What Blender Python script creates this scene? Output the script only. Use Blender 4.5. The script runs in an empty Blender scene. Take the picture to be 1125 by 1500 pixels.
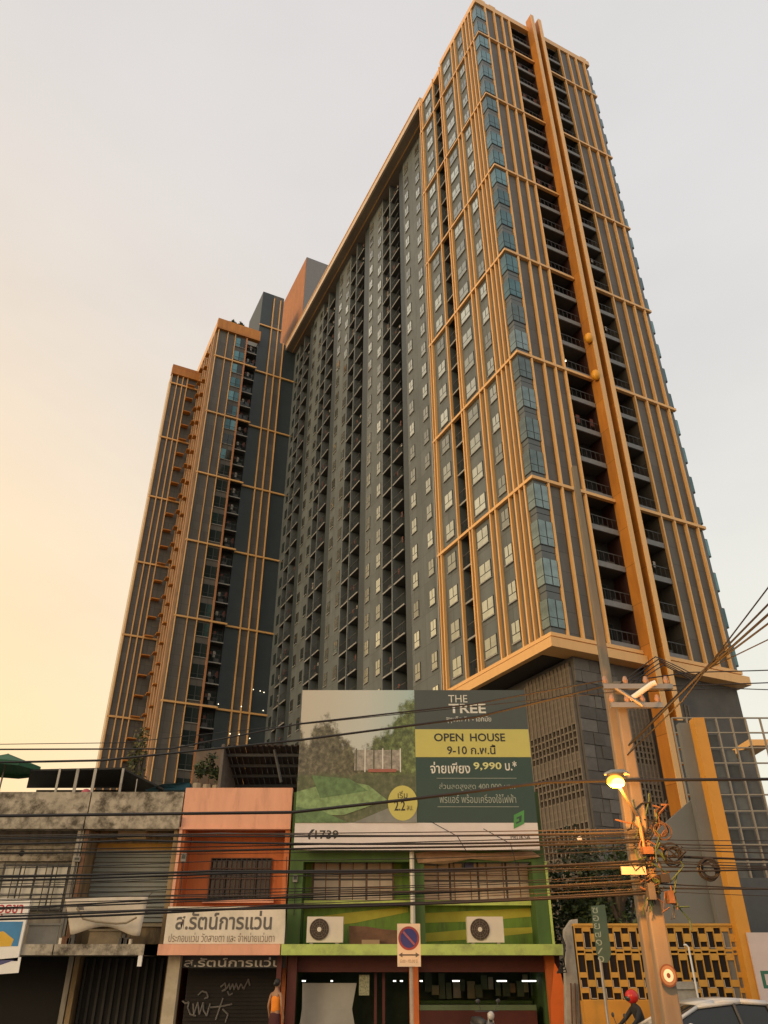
import bpy, bmesh, math, random
from mathutils import Vector, Matrix
random.seed(7)
SC = bpy.context.scene
COL = SC.collection
R = math.radians

# ---------------------------------------------------------------- camera, world, sun, exposure
F_PX, CAM_H = 1118.0, 2.05
PITCH = math.atan(675.0 / F_PX)
cam_d = bpy.data.cameras.new('camera')
cam = bpy.data.objects.new('camera', cam_d); COL.objects.link(cam)
cam.location = (0, 0, CAM_H); cam.rotation_euler = (math.pi / 2 + PITCH, 0, 0)
cam_d.sensor_fit = 'VERTICAL'; cam_d.sensor_height = 36.0; cam_d.lens = F_PX / 1500 * 36
cam_d.clip_start = 0.1; cam_d.clip_end = 4000
SC.camera = cam
SC.render.resolution_x, SC.render.resolution_y = 768, 1024
SC.view_settings.view_transform = 'Standard'; SC.view_settings.look = 'None'
SC.view_settings.exposure = 0.0; SC.view_settings.gamma = 1.0; SC.view_settings.use_curve_mapping = False

SUN_DIR = Vector((-0.78, -0.58, 0.24)).normalized()          # towards the sun: low, left and a little behind
wd = bpy.data.worlds.new('World'); SC.world = wd; wd.use_nodes = True
nt = wd.node_tree; nt.nodes.clear(); N = nt.nodes.new; L = nt.links.new
wout = N('ShaderNodeOutputWorld'); addw = N('ShaderNodeAddShader'); L(addw.outputs[0], wout.inputs[0])
sky = N('ShaderNodeTexSky'); sky.sky_type = 'NISHITA'; sky.sun_disc = False
sky.sun_elevation = math.asin(SUN_DIR.z); sky.sun_rotation = math.atan2(SUN_DIR.x, SUN_DIR.y)
sky.air_density = 1.5; sky.dust_density = 5.0
bg1 = N('ShaderNodeBackground'); bg1.inputs[1].default_value = 0.05; L(sky.outputs[0], bg1.inputs[0]); L(bg1.outputs[0], addw.inputs[0])
tc = N('ShaderNodeTexCoord')                                  # the evening haze layer over that sky
sep = N('ShaderNodeSeparateXYZ'); L(tc.outputs['Generated'], sep.inputs[0])
def mrange(inp, a, b, c=0.0, d=1.0, smooth=True):
    m = N('ShaderNodeMapRange'); m.inputs[1].default_value = a; m.inputs[2].default_value = b
    m.inputs[3].default_value = c; m.inputs[4].default_value = d
    m.interpolation_type = 'SMOOTHSTEP' if smooth else 'LINEAR'; L(inp, m.inputs[0]); return m.outputs[0]
low = mrange(sep.outputs[2], 0.10, 0.85, 1, 0)
left = mrange(sep.outputs[0], 0.25, -0.70, 0, 1)
loww = mrange(sep.outputs[2], 0.05, 1.0, 1, 0)
mul = N('ShaderNodeMath'); mul.operation = 'MULTIPLY'; L(loww, mul.inputs[0]); L(left, mul.inputs[1])
mx1 = N('ShaderNodeMix'); mx1.data_type = 'RGBA'; L(low, mx1.inputs[0])
mx1.inputs[6].default_value = (0.685, 0.648, 0.625, 1); mx1.inputs[7].default_value = (0.755, 0.705, 0.59, 1)
mx2 = N('ShaderNodeMix'); mx2.data_type = 'RGBA'; L(mul.outputs[0], mx2.inputs[0])
L(mx1.outputs[2], mx2.inputs[6]); mx2.inputs[7].default_value = (1.14, 0.74, 0.32, 1)
cn = N('ShaderNodeTexNoise'); cn.inputs['Scale'].default_value = 1.6; cn.inputs['Detail'].default_value = 5; cn.inputs['Roughness'].default_value = 0.55
cmap = N('ShaderNodeMapping'); cmap.inputs['Scale'].default_value = (1, 1, 2.6); L(tc.outputs['Generated'], cmap.inputs[0]); L(cmap.outputs[0], cn.inputs['Vector'])
cvar = mrange(cn.outputs[0], 0.3, 0.7, 0.955, 1.045)          # faint uneven cloud
csc = N('ShaderNodeVectorMath'); csc.operation = 'SCALE'; L(mx2.outputs[2], csc.inputs[0]); L(cvar, csc.inputs['Scale'])
bg2 = N('ShaderNodeBackground'); bg2.inputs[1].default_value = 1.0; L(csc.outputs[0], bg2.inputs[0]); L(bg2.outputs[0], addw.inputs[1])

sun_d = bpy.data.lights.new('sun', 'SUN'); sun_d.energy = 0.7; sun_d.angle = R(14); sun_d.color = (1.0, 0.80, 0.58)
sun = bpy.data.objects.new('sun', sun_d); COL.objects.link(sun)
sun.location = (-30, -20, 40)
sun.rotation_euler = (-SUN_DIR).to_track_quat('-Z', 'Y').to_euler()

# ---------------------------------------------------------------- helpers
_c, _s = math.cos(PITCH), math.sin(PITCH)
def at(px, py, Y):
    "point of the world at forward distance Y seen at (px, py) of the 1125x1500 photograph"
    a = (px - 562.5) / F_PX; b = (750 - py) / F_PX
    t = Y / (_c - b * _s)
    return Vector((a * t, Y, CAM_H + (_s + b * _c) * t))
def zz(py, Y): return at(562.5, py, Y).z
def xx(px, py, Y): return at(px, py, Y).x

MATS = {}
def mat(name, col, rough=0.7, metal=0.0, var=0.12, scale=3.0, bump=0.0, streak=False, emit=None, estr=0.0, spec=0.5, dirt=None, dirt_amt=0.5, dscale=0.8, rnd=0.0, joints=None, d_lo=0.46, d_hi=0.66):
    if name in MATS: return MATS[name]
    m = bpy.data.materials.new(name); m.use_nodes = True; t = m.node_tree
    p = t.nodes['Principled BSDF']
    p.inputs['Roughness'].default_value = rough; p.inputs['Metallic'].default_value = metal
    p.inputs['Specular IOR Level'].default_value = spec
    c4 = (*col, 1)
    if emit:
        p.inputs['Base Color'].default_value = c4
        p.inputs['Emission Color'].default_value = (*emit, 1); p.inputs['Emission Strength'].default_value = estr
    else:
        tcn = t.nodes.new('ShaderNodeTexCoord'); mp = t.nodes.new('ShaderNodeMapping')
        t.links.new(tcn.outputs['Object'], mp.inputs[0])
        if streak: mp.inputs['Scale'].default_value = (1.3, 1.3, 0.28)
        nz = t.nodes.new('ShaderNodeTexNoise'); nz.inputs['Scale'].default_value = scale
        nz.inputs['Detail'].default_value = 6; nz.inputs['Roughness'].default_value = 0.62
        t.links.new(mp.outputs[0], nz.inputs['Vector'])
        mr = t.nodes.new('ShaderNodeMapRange'); mr.inputs[1].default_value = 0.25; mr.inputs[2].default_value = 0.75
        mr.inputs[3].default_value = 1 - var; mr.inputs[4].default_value = 1 + var
        t.links.new(nz.outputs[0], mr.inputs[0])
        vm = t.nodes.new('ShaderNodeVectorMath'); vm.operation = 'SCALE'; vm.inputs[0].default_value = col
        t.links.new(mr.outputs[0], vm.inputs['Scale'])
        out = vm.outputs[0]
        if dirt:
            n2 = t.nodes.new('ShaderNodeTexNoise'); n2.inputs['Scale'].default_value = dscale; n2.inputs['Detail'].default_value = 9
            n2.inputs['Roughness'].default_value = 0.7; t.links.new(mp.outputs[0], n2.inputs['Vector'])
            r2 = t.nodes.new('ShaderNodeMapRange'); r2.inputs[1].default_value = d_lo; r2.inputs[2].default_value = d_hi
            r2.inputs[4].default_value = dirt_amt; t.links.new(n2.outputs[0], r2.inputs[0])
            mi = t.nodes.new('ShaderNodeMix'); mi.data_type = 'RGBA'; t.links.new(r2.outputs[0], mi.inputs[0])
            t.links.new(out, mi.inputs[6]); mi.inputs[7].default_value = (*dirt, 1); out = mi.outputs[2]
        def mulby(val, o_):
            q = t.nodes.new('ShaderNodeVectorMath'); q.operation = 'SCALE'; t.links.new(o_, q.inputs[0]); t.links.new(val, q.inputs['Scale']); return q.outputs[0]
        if rnd:                                               # every pane / panel a little different
            oi = t.nodes.new('ShaderNodeObjectInfo'); r3 = t.nodes.new('ShaderNodeMapRange')
            r3.inputs[3].default_value = 1 - rnd; r3.inputs[4].default_value = 1 + rnd
            t.links.new(oi.outputs['Random'], r3.inputs[0]); out = mulby(r3.outputs[0], out)
        if joints:                                            # fine shadow gaps between cladding sheets (width, height)
            sp = t.nodes.new('ShaderNodeSeparateXYZ'); t.links.new(tcn.outputs['Object'], sp.inputs[0])
            ad = t.nodes.new('ShaderNodeMath'); ad.operation = 'ADD'; t.links.new(sp.outputs[0], ad.inputs[0]); t.links.new(sp.outputs[1], ad.inputs[1])
            cb = t.nodes.new('ShaderNodeCombineXYZ'); t.links.new(ad.outputs[0], cb.inputs[0]); t.links.new(sp.outputs[2], cb.inputs[1])
            br = t.nodes.new('ShaderNodeTexBrick'); br.offset = 0.0; br.inputs['Scale'].default_value = 1.0
            br.inputs['Brick Width'].default_value = joints[0]; br.inputs['Row Height'].default_value = joints[1]
            br.inputs['Mortar Size'].default_value = 0.022; br.inputs['Mortar Smooth'].default_value = 0.2
            br.inputs['Color1'].default_value = (0.88, 0.88, 0.88, 1); br.inputs['Color2'].default_value = (1.10, 1.10, 1.10, 1); br.inputs['Mortar'].default_value = (0.50, 0.50, 0.50, 1)
            t.links.new(cb.outputs[0], br.inputs['Vector']); out = mulby(br.outputs[0], out)
        t.links.new(out, p.inputs['Base Color'])
        if bump:
            bp = t.nodes.new('ShaderNodeBump'); bp.inputs['Strength'].default_value = bump; bp.inputs['Distance'].default_value = 0.02
            t.links.new(nz.outputs[0], bp.inputs['Height']); t.links.new(bp.outputs[0], p.inputs['Normal'])
    MATS[name] = m; return m

class MB:
    "collects shapes, then links them as ONE mesh object"
    def __init__(s): s.v = []; s.f = []; s.m = []
    def box(s, x0, y0, z0, x1, y1, z1, m=0):
        if x1 < x0: x0, x1 = x1, x0
        if y1 < y0: y0, y1 = y1, y0
        if z1 < z0: z0, z1 = z1, z0
        i = len(s.v)
        s.v += [(x0,y0,z0),(x1,y0,z0),(x1,y1,z0),(x0,y1,z0),(x0,y0,z1),(x1,y0,z1),(x1,y1,z1),(x0,y1,z1)]
        for q in ((0,3,2,1),(4,5,6,7),(0,1,5,4),(1,2,6,5),(2,3,7,6),(3,0,4,7)):
            s.f.append(tuple(i + k for k in q)); s.m.append(m)
        return s
    def poly(s, pts, m=0):
        i = len(s.v); s.v += [tuple(p) for p in pts]; s.f.append(tuple(range(i, i + len(pts)))); s.m.append(m); return s
    def prism(s, pts, d, m=0):
        "polygon pts extruded by vector d"
        n = len(pts); i = len(s.v); d = Vector(d)
        s.v += [tuple(p) for p in pts] + [tuple(Vector(p) + d) for p in pts]
        s.f.append(tuple(i + k for k in range(n))); s.f.append(tuple(i + n + k for k in reversed(range(n)))); s.m += [m, m]
        for k in range(n):
            s.f.append((i + (k + 1) % n, i + k, i + n + k, i + n + (k + 1) % n)); s.m.append(m)
        return s
    def tube(s, pts, r, n=6, m=0, cap=True):
        pts = [Vector(p) for p in pts]; rs = r if isinstance(r, (list, tuple)) else [r] * len(pts)
        rings = []
        for k, p in enumerate(pts):
            d = (pts[min(k + 1, len(pts) - 1)] - pts[max(k - 1, 0)]).normalized()
            a = d.cross(Vector((0, 0, 1)) if abs(d.z) < 0.9 else Vector((1, 0, 0))).normalized(); b = d.cross(a)
            i = len(s.v); rings.append(i)
            for j in range(n):
                an = 2 * math.pi * j / n
                s.v.append(tuple(p + (a * math.cos(an) + b * math.sin(an)) * rs[k]))
        for k in range(len(rings) - 1):
            for j in range(n):
                s.f.append((rings[k] + j, rings[k] + (j + 1) % n, rings[k + 1] + (j + 1) % n, rings[k + 1] + j)); s.m.append(m)
        if cap:
            s.f.append(tuple(rings[0] + j for j in reversed(range(n)))); s.f.append(tuple(rings[-1] + j for j in range(n))); s.m += [m, m]
        return s
    def ball(s, c, rx, ry=None, rz=None, m=0, nu=10, nv=7):
        ry = ry or rx; rz = rz or rx; i0 = len(s.v)
        for a in range(nv + 1):
            th = math.pi * a / nv
            for b in range(nu):
                ph = 2 * math.pi * b / nu
                s.v.append((c[0] + rx * math.sin(th) * math.cos(ph), c[1] + ry * math.sin(th) * math.sin(ph), c[2] + rz * math.cos(th)))
        for a in range(nv):
            for b in range(nu):
                s.f.append((i0 + a*nu + b, i0 + (a+1)*nu + b, i0 + (a+1)*nu + (b+1) % nu, i0 + a*nu + (b+1) % nu)); s.m.append(m)
        return s
    def mesh(s, name, mats, smooth=False):
        me = bpy.data.meshes.new(name); me.from_pydata(s.v, [], s.f)
        for mm in (mats if isinstance(mats, (list, tuple)) else [mats]): me.materials.append(mm)
        me.polygons.foreach_set('material_index', s.m)
        if smooth: me.polygons.foreach_set('use_smooth', [True] * len(me.polygons))
        me.update(); return me
    def build(s, name, mats, parent=None, smooth=False, label=None, kind=None):
        return link(name, s.mesh(name, mats, smooth), parent, label=label, kind=kind)

def link(name, me, parent=None, loc=None, rotz=0, label=None, kind=None):
    o = bpy.data.objects.new(name, me); COL.objects.link(o)
    if parent: o.parent = parent
    if loc is not None: o.location = loc
    if rotz: o.rotation_euler = (0, 0, rotz)
    if label: o['label'] = label
    if kind: o['kind'] = kind
    return o
def tag(o, label, cat, group=None):
    o['label'] = label; o['category'] = cat
    if group: o['group'] = group
    return o
def thing(name, label, cat, loc=(0, 0, 0), rotz=0, group=None):
    o = bpy.data.objects.new(name, None); COL.objects.link(o); o.empty_display_size = 0.3
    o.location = loc; o.rotation_euler = (0, 0, rotz)
    return tag(o, label, cat, group)
def dup(root, loc, rotz=0, label=None):
    r = root.copy(); COL.objects.link(r); r.location = loc; r.rotation_euler = (0, 0, rotz)
    if label: r['label'] = label
    for ch in root.children:
        c = ch.copy(); COL.objects.link(c); c.parent = r
        for g in ch.children:
            d = g.copy(); COL.objects.link(d); d.parent = c
    return r
def box(name, a, b, m, parent=None, label=None):
    return MB().box(*a, *b).build(name, m, parent, label=label)

def lettering(name, body, x0, x1, z0, z1, y, m, parent, bold=0.0, shear=0.0, keep=False):
    "flat print fitted to the rectangle x0..x1, z0..z1 in the plane y, facing -y"
    cu = bpy.data.curves.new('text', 'FONT'); cu.body = body; cu.offset = bold; cu.shear = shear; cu.resolution_u = 3
    o = bpy.data.objects.new('text', cu); COL.objects.link(o)
    dg = bpy.context.evaluated_depsgraph_get(); dg.update()
    me = bpy.data.meshes.new_from_object(o.evaluated_get(dg)); bpy.data.objects.remove(o); bpy.data.curves.remove(cu)
    if not me.vertices: return None
    xs = [v.co.x for v in me.vertices]; ys = [v.co.y for v in me.vertices]
    ax, bx_, ay, by = min(xs), max(xs), min(ys), max(ys)
    sx = (x1 - x0) / (bx_ - ax); sz = (z1 - z0) / (by - ay)
    for v in me.vertices: v.co = (x0 + (v.co.x - ax) * sx, y, z0 + (v.co.y - ay) * sz)
    me.materials.clear(); me.materials.append(m)
    return link(name, me, parent)

def leaves(mb, c, rad, n, size, m=(0,), shape=1.0):
    for _ in range(n):
        while True:
            p = Vector((random.uniform(-1, 1), random.uniform(-1, 1), random.uniform(-1, 1)))
            if p.length < 1: break
        p = p * (0.55 + 0.45 * random.random())
        q = Vector((c[0] + p.x * rad[0], c[1] + p.y * rad[1], c[2] + p.z * rad[2]))
        a = Vector((random.gauss(0, 1), random.gauss(0, 1), random.gauss(0, 0.6))).normalized()
        b = a.cross(Vector((random.gauss(0, 1), random.gauss(0, 1), random.gauss(0, 1)))).normalized()
        sz = size * random.uniform(0.6, 1.4)
        mb.poly([q - a * sz, q + b * sz * 0.45, q + a * sz, q - b * sz * 0.45], random.choice(m))

# ---------------------------------------------------------------- materials
FH_ = 2.8875
M_panel = mat('grey_cladding', (0.112, 0.133, 0.140), 0.55, var=0.16, scale=0.5, dirt=(0.072, 0.084, 0.088), dirt_amt=0.6, dscale=0.9, streak=True, joints=(1.9, FH_))
M_brown = mat('brown_grey_cladding', (0.105, 0.097, 0.084), 0.5, var=0.18, scale=0.5, dirt=(0.07, 0.06, 0.048), dirt_amt=0.6, dscale=0.9, streak=True, joints=(1.15, FH_ / 2))
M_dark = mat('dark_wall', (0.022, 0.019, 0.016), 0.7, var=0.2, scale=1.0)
M_blue = mat('blue_grey_wall', (0.034, 0.048, 0.056), 0.5, var=0.15, scale=0.6)
M_gold = mat('gold_aluminium', (0.78, 0.45, 0.165), 0.40, var=0.10, scale=1.2, dirt=(0.58, 0.33, 0.13), dirt_amt=0.5, dscale=1.2, streak=True, rnd=0.07)
M_orange = mat('orange_aluminium', (0.50, 0.195, 0.025), 0.5, var=0.16, scale=0.8, dirt=(0.32, 0.11, 0.02), dirt_amt=0.6, dscale=0.9, streak=True, joints=(50, FH_))
M_fascia = mat('eave_fascia', (0.66, 0.51, 0.37), 0.5, var=0.12, scale=0.8, dirt=(0.45, 0.34, 0.24), streak=True)
M_glass = mat('coated_glass', (0.42, 0.44, 0.38), 0.10, metal=0.8, var=0.3, scale=0.9, rnd=0.45)
M_teal = mat('teal_glass', (0.085, 0.16, 0.165), 0.07, metal=0.8, var=0.5, scale=0.7, rnd=0.45)
M_cglz = mat('corner_glass', (0.17, 0.215, 0.205), 0.08, metal=0.8, var=0.5, scale=0.9, rnd=0.35)
M_dglass = mat('dark_glass', (0.02, 0.03, 0.03), 0.06, var=0.3, scale=0.6)
M_frame = mat('dark_window_frame', (0.05, 0.05, 0.05), 0.5, var=0.1)
M_spandrel = mat('spandrel_panel', (0.085, 0.10, 0.105), 0.35, var=0.2, scale=0.8)
M_slab = mat('balcony_slab', (0.30, 0.30, 0.285), 0.6, var=0.1)
M_ac = mat('balcony_condenser', (0.07, 0.068, 0.066), 0.6, var=0.2)
M_bulb = mat('lit_lamp', (1, 0.9, 0.7), emit=(1.0, 0.88, 0.62), estr=3.0)
M_podium = mat('podium_concrete', (0.10, 0.094, 0.088), 0.75, var=0.25, scale=0.7, bump=0.2)
M_lat = mat('breeze_block', (0.15, 0.125, 0.098), 0.8, var=0.25, scale=2.0)
M_conc = mat('concrete', (0.36, 0.34, 0.30), 0.85, var=0.16, scale=3.5, bump=0.3, dirt=(0.17, 0.15, 0.12), dirt_amt=0.6, dscale=1.6)
M_white = mat('white_paint', (0.74, 0.72, 0.68), 0.6, var=0.06)
M_steel = mat('steel', (0.30, 0.29, 0.27), 0.5, metal=0.6, var=0.1)
M_black = mat('black_cable', (0.012, 0.012, 0.013), 0.6, var=0.1)

# ---------------------------------------------------------------- ground
o = MB().poly([(-900, -300, -0.02), (900, -300, -0.02), (900, 1500, -0.02), (-900, 1500, -0.02)]).build('ground', mat('earth', (0.16, 0.14, 0.115), 0.95, var=0.2, scale=0.3)); o['kind'] = 'structure'
o = box('road', (-120, -4, -0.3), (120, 20.4, 0.0), mat('asphalt', (0.052, 0.050, 0.048), 0.85, var=0.25, scale=2.5, bump=0.3)); o['kind'] = 'structure'
o = box('pavement', (-120, 20.65, -0.3), (120, 27.0, 0.16), mat('paving', (0.27, 0.25, 0.22), 0.9, var=0.2, scale=2.0, bump=0.2)); o['kind'] = 'structure'
o = box('kerb', (-120, 20.4, -0.3), (120, 20.65, 0.15), M_conc); o['kind'] = 'structure'
lm = MB()
for k in range(-12, 13): lm.box(k * 6, 9.9, 0.0005, k * 6 + 3, 10.05, 0.005)
o = lm.build('lane_marking', M_white); o['kind'] = 'structure'

# ================================================================= the tower
AZ = R(26.2)
tower = thing('apartment_tower', 'very tall grey apartment tower with gold fins, twin orange blades and a long balcony flank', 'building', (10.2966, 44.0, 0), AZ)
FH = 2.8875; Z0 = 19.9; TOP = 95.7
def tb(name, x0, y0, z0, x1, y1, z1, m, label=None): return MB().box(x0, y0, z0, x1, y1, z1).build(name, m, tower, label=label)
# --- front block
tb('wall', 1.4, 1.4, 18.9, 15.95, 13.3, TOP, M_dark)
tb('wall', 0.9, 0.05, 19.0, 4.5, 1.4, TOP, M_brown)
tb('wall', 11.4, 0.05, 19.0, 15.5, 1.4, TOP, M_brown)
tb('wall', 0.05, 0.75, 19.0, 1.4, 8.1, TOP, M_panel)
tb('wall', 0.05, 9.6, 19.0, 1.4, 12.85, TOP, M_panel)
tb('wall', 7.16, 0.045, 19.0, 8.69, 1.4, TOP - 0.2, mat('recess_shade_brown', (0.035, 0.010, 0.007), 0.6))  # shade between the blades put into the wall colour
tb('wall', 0.06, 0.06, 19.0, 0.9, 0.75, TOP, M_spandrel)
tb('roof', 0.42, 0.42, TOP - 0.15, 15.9, 13.25, TOP + 0.05, M_dark)
# parapets of the front block
tb('parapet', -0.12, -0.12, TOP, 16.1, 0.4, TOP + 0.9, M_gold)
tb('parapet', -0.12, 0.4, TOP, 0.4, 7.9, TOP + 0.9, M_gold)
tb('parapet', -0.08, 7.9, TOP - 0.9, 0.5, 13.3, TOP, M_gold)
# fins
def fin_x(x, w=0.135, z0=19.9, z1=TOP, p=0.20): tb('fin', x - w / 2, -p, z0, x + w / 2, 0.05, z1, M_gold)
def fin_y(y, w=0.14, z0=19.9, z1=TOP, p=0.20): tb('fin', -p, y - w / 2, z0, 0.05, y + w / 2, z1, M_gold)
for x in (1.17, 2.38, 3.46, 4.42, 11.48, 12.8, 13.98, 15.2): fin_x(x)
for y in (0.82, 1.42, 2.02, 2.68, 4.48, 5.18, 7.66, 8.05, 9.68, 12.42, 12.86): fin_y(y)
# twin blades running the whole height
for x in (7.15, 8.22):
    tb('blade', x, -0.88, 6.5, x + 0.38, 0.04, TOP + 2.3, M_orange, 'tall orange blade standing out from the facade')
    tb('blade_edge', x - 0.015, -0.95, 6.5, x + 0.395, -0.88, TOP + 2.3, M_gold)
for k in range(27):
    z = Z0 + FH * k
    tb('blade_tie', 7.535, -0.25, z, 8.215, 0.04, z + 0.2, M_orange)
# horizontal bands every four floors
for k in range(7):
    z = Z0 + 4 * FH * k
    h = 0.24
    for a, b in ((0.0, 7.12), (8.73, 16.0)): tb('band', a - (0.24 if a == 0 else 0), -0.235, z - h, b, 0.04, z, M_gold)
    tb('band', -0.235, 0.04, z - h, 0.04, 12.95, z, M_gold)
tb('band', -0.5, -0.5, 18.85, 7.1, 1.0, 19.45, M_gold, 'deep gold fascia under the overhang')
tb('band', 8.75, -0.5, 18.85, 16.25, 1.0, 19.45, M_gold, 'deep gold fascia under the overhang')
tb('band', -0.5, 1.0, 18.85, 1.0, 13.3, 19.45, M_gold, 'deep gold fascia under the overhang')
tb('soffit', -0.1, 1.0, 18.80, 1.5, 13.3, 18.84, M_dark)

# --- windows (drawn in local x along the wall, outside is -y); turned for the left flank
def window_mesh(w, h, glass, split=0.38, vert=(0.5,)):
    b = MB(); t = 0.05
    b.box(0, -0.03, 0, w, 0.06, h, 1)                       # backing frame
    low = h * split
    xs = [0] + [w * q for q in vert] + [w]
    for i in range(len(xs) - 1): b.box(xs[i] + t, -0.045, low + t, xs[i + 1] - t, -0.028, h - t, 0)
    b.box(t, -0.045, t, w - t, -0.028, low - t / 2, 0)
    b.box(-0.04, -0.10, -0.08, w + 0.04, 0.05, -0.001, 2)   # sill
    return b.mesh('window', [glass, M_frame, M_slab])
wm_small = window_mesh(0.95, 1.45, M_glass); wm_wide = window_mesh(1.5, 1.45, M_glass)
wm_wide2 = window_mesh(1.25, 1.45, M_glass); wm_dark = window_mesh(0.95, 1.45, M_dglass)
ROT_LEFT = -math.pi / 2                                     # local x runs towards -v
def left_window(me, v, z, xo):                              # v = far edge
    return link('window', me, tower, (xo, v, z), ROT_LEFT)
for k in range(26):
    z = Z0 + FH * k + 0.72
    left_window(wm_small, 4.05, z, 0.03); left_window(wm_wide, 7.35, z, 0.03); left_window(wm_wide2, 11.75, z, 0.03)
# corner glazing
cg = MB()
cg.box(0.0, -0.10, 0.42, 1.08, 0.05, 2.35, 1); cg.box(-0.10, -0.10, 0.42, 0.05, 0.72, 2.35, 1)
for a, b in ((-0.08, 0.46), (0.54, 1.04)):
    cg.box(a, -0.125, 1.07, b, -0.101, 2.31, 0); cg.box(a, -0.125, 0.46, b, -0.101, 1.02, 0)
cg.box(-0.125, -0.08, 1.07, -0.101, 0.66, 2.31, 0); cg.box(-0.125, -0.08, 0.46, -0.101, 0.66, 1.02, 0)
cg.box(-0.06, -0.06, 2.35, 1.06, 0.05, 2.84, 2); cg.box(-0.06, 0.05, 2.35, 0.05, 0.70, 2.84, 2)
cg.box(-0.06, -0.06, 0.0, 1.06, 0.05, 0.42, 2); cg.box(-0.06, 0.05, 0.0, 0.05, 0.70, 0.42, 2)
cgm = [cg.mesh('corner_window', [g, M_frame, M_spandrel]) for g in (M_teal, M_cglz)]
for k in range(26): link('corner_window', cgm[1 if k < 10 else 0], tower, (0, 0, Z0 + FH * k))
# bay windows that stick out on the far right edge
bw = MB(); bw.box(15.5, 0.1, 0.0, 15.97, 2.2, FH, 2); bw.box(15.96, 0.25, 0.55, 16.42, 1.9, 2.1, 1)
bw.box(16.42, 0.32, 0.62, 16.44, 1.05, 2.03, 0); bw.box(16.42, 1.1, 0.62, 16.44, 1.83, 2.03, 0); bw.box(16.0, 0.23, 0.62, 16.38, 0.249, 2.03, 0)
bwm = bw.mesh('bay_window', [M_teal, M_frame, M_spandrel])
for k in range(26): link('bay_window', bwm, tower, (0, 0, Z0 + FH * k))
# balconies
def balcony_mesh(w, depth, div=None, seed=0, cond=True, beam=0.0):
    rd = random.Random(seed); b = MB()
    b.box(0.01, -0.02, 0, w - 0.01, 0.06, 0.15, 0); b.box(0.012, 0.06, 0.004, w - 0.012, depth - 0.01, 0.147, 7)  # slab behind the front edge is darker: shade put into its colour
    if beam: b.box(0.01, -0.05, -0.02, w - 0.01, 0.06, beam, 6)
    b.box(0.01, -0.01, 1.16, w - 0.01, 0.03, 1.22, 1)
    n = max(3, int(w / 0.4))
    for i in range(1, n): b.box(w * i / n - 0.012, 0.0, 0.2, w * i / n + 0.012, 0.022, 1.16, 1)
    x = 0.15
    while x + 0.7 < w:
        b.box(x, depth - 0.06, 0.2, x + 0.8, depth - 0.012, 2.3, 1)
        b.box(x + 0.05, depth - 0.075, 0.25, x + 0.75, depth - 0.058, 2.25, 2); x += 0.95
    if cond:
        cx = rd.uniform(0.2, max(0.25, w - 1.0)); b.box(cx, 0.35, 0.2, cx + 0.72, 0.7, 0.8, 3)
    if rd.random() < 0.6:
        for q in range(rd.randint(1, 3)):
            a = rd.uniform(0.1, w - 0.4); b.box(a, 0.25, rd.uniform(0.9, 1.3), a + rd.uniform(0.2, 0.35), 0.28, rd.uniform(1.6, 1.9), 4 + rd.randint(0, 1))
    if div: b.box(div - 0.05, -0.05, 0, div + 0.05, depth - 0.01, FH, 0)
    return b.mesh('balcony', [M_slab, M_frame, M_dglass, M_ac, mat('laundry_pale', (0.35, 0.32, 0.28), 0.9), mat('laundry_red', (0.14, 0.05, 0.04), 0.9), mat('beam_grey', (0.19, 0.195, 0.20), 0.6, var=0.15), mat('slab_shade', (0.075, 0.07, 0.062), 0.8)])
bl = [balcony_mesh(2.6, 1.35, None, s, beam=0.4) for s in range(4)]; br = [balcony_mesh(2.66, 1.35, None, s + 9, beam=0.4) for s in range(4)]
bslot = [balcony_mesh(1.45, 1.3, None, s + 20) for s in range(3)]
bdouble = [balcony_mesh(4.6, 1.35, 2.3, s + 30) for s in range(10)]
for k in range(26):
    z = Z0 + FH * k
    link('balcony', bl[random.randrange(4)], tower, (4.5, 0.04, z)); link('balcony', br[random.randrange(4)], tower, (8.72, 0.04, z))
    link('balcony', bslot[random.randrange(3)], tower, (0.06, 9.58, z), ROT_LEFT)
for (x, z) in ((5.1, Z0 + FH * 9 + 2.0), (5.4, Z0 + FH * 8 + 1.9)):
    MB().ball((x, 0.7, z), 0.10).build('balcony_lamp', M_bulb, tower)
for z in (Z0 + FH * 9 + 0.9, Z0 + FH * 8 - 0.2):
    MB().ball((6.95, -0.75, z), 0.36, 0.36, 0.5).build('round_boss', mat('boss_gold', (0.8, 0.36, 0.02), 0.4), tower, True)
# roof-top gear of the front block
for x in (0.5, 1.9, 15.0): tb('roof_railing', x, 0.0, TOP + 0.9, x + 0.9, 0.05, TOP + 1.5, M_gold)

# --- long slab with its balcony flank
SB0 = 8.35
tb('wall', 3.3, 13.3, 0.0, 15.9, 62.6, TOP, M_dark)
ET = 97.0
tb('fascia', 0.0, 12.95, ET - 1.25, 0.25, 62.9, ET, M_fascia, 'long pale eave fascia')
tb('fascia', -0.08, 13.0, ET - 0.16, -0.002, 62.9, ET + 0.05, M_gold)
tb('fascia', 1.2, 13.3, ET - 1.32, 1.34, 62.6, ET - 1.245, M_gold)
tb('soffit', 0.25, 13.3, ET - 1.24, 3.3, 62.6, ET - 1.0, mat('soffit_tan', (0.27, 0.215, 0.165), 0.7, var=0.15))
tb('roof', 0.25, 13.3, ET - 0.95, 15.9, 62.6, ET - 0.8, M_dark)
panels = [(16.5, 21.5)]; strips = [(21.5, 22.9)]; balcs = []
for k in range(4):
    s = 22.9 + 10.85 * k
    balcs.append(s)
    panels.append((s + 4.6, min(s + 9.0, 62.6)))
    if k < 3: strips.append((s + 9.0, s + 10.85))
ZT = ET - 1.25
for a, b in panels: tb('wall', 1.9, a, 0, 3.3, b, ZT, M_panel)
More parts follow.
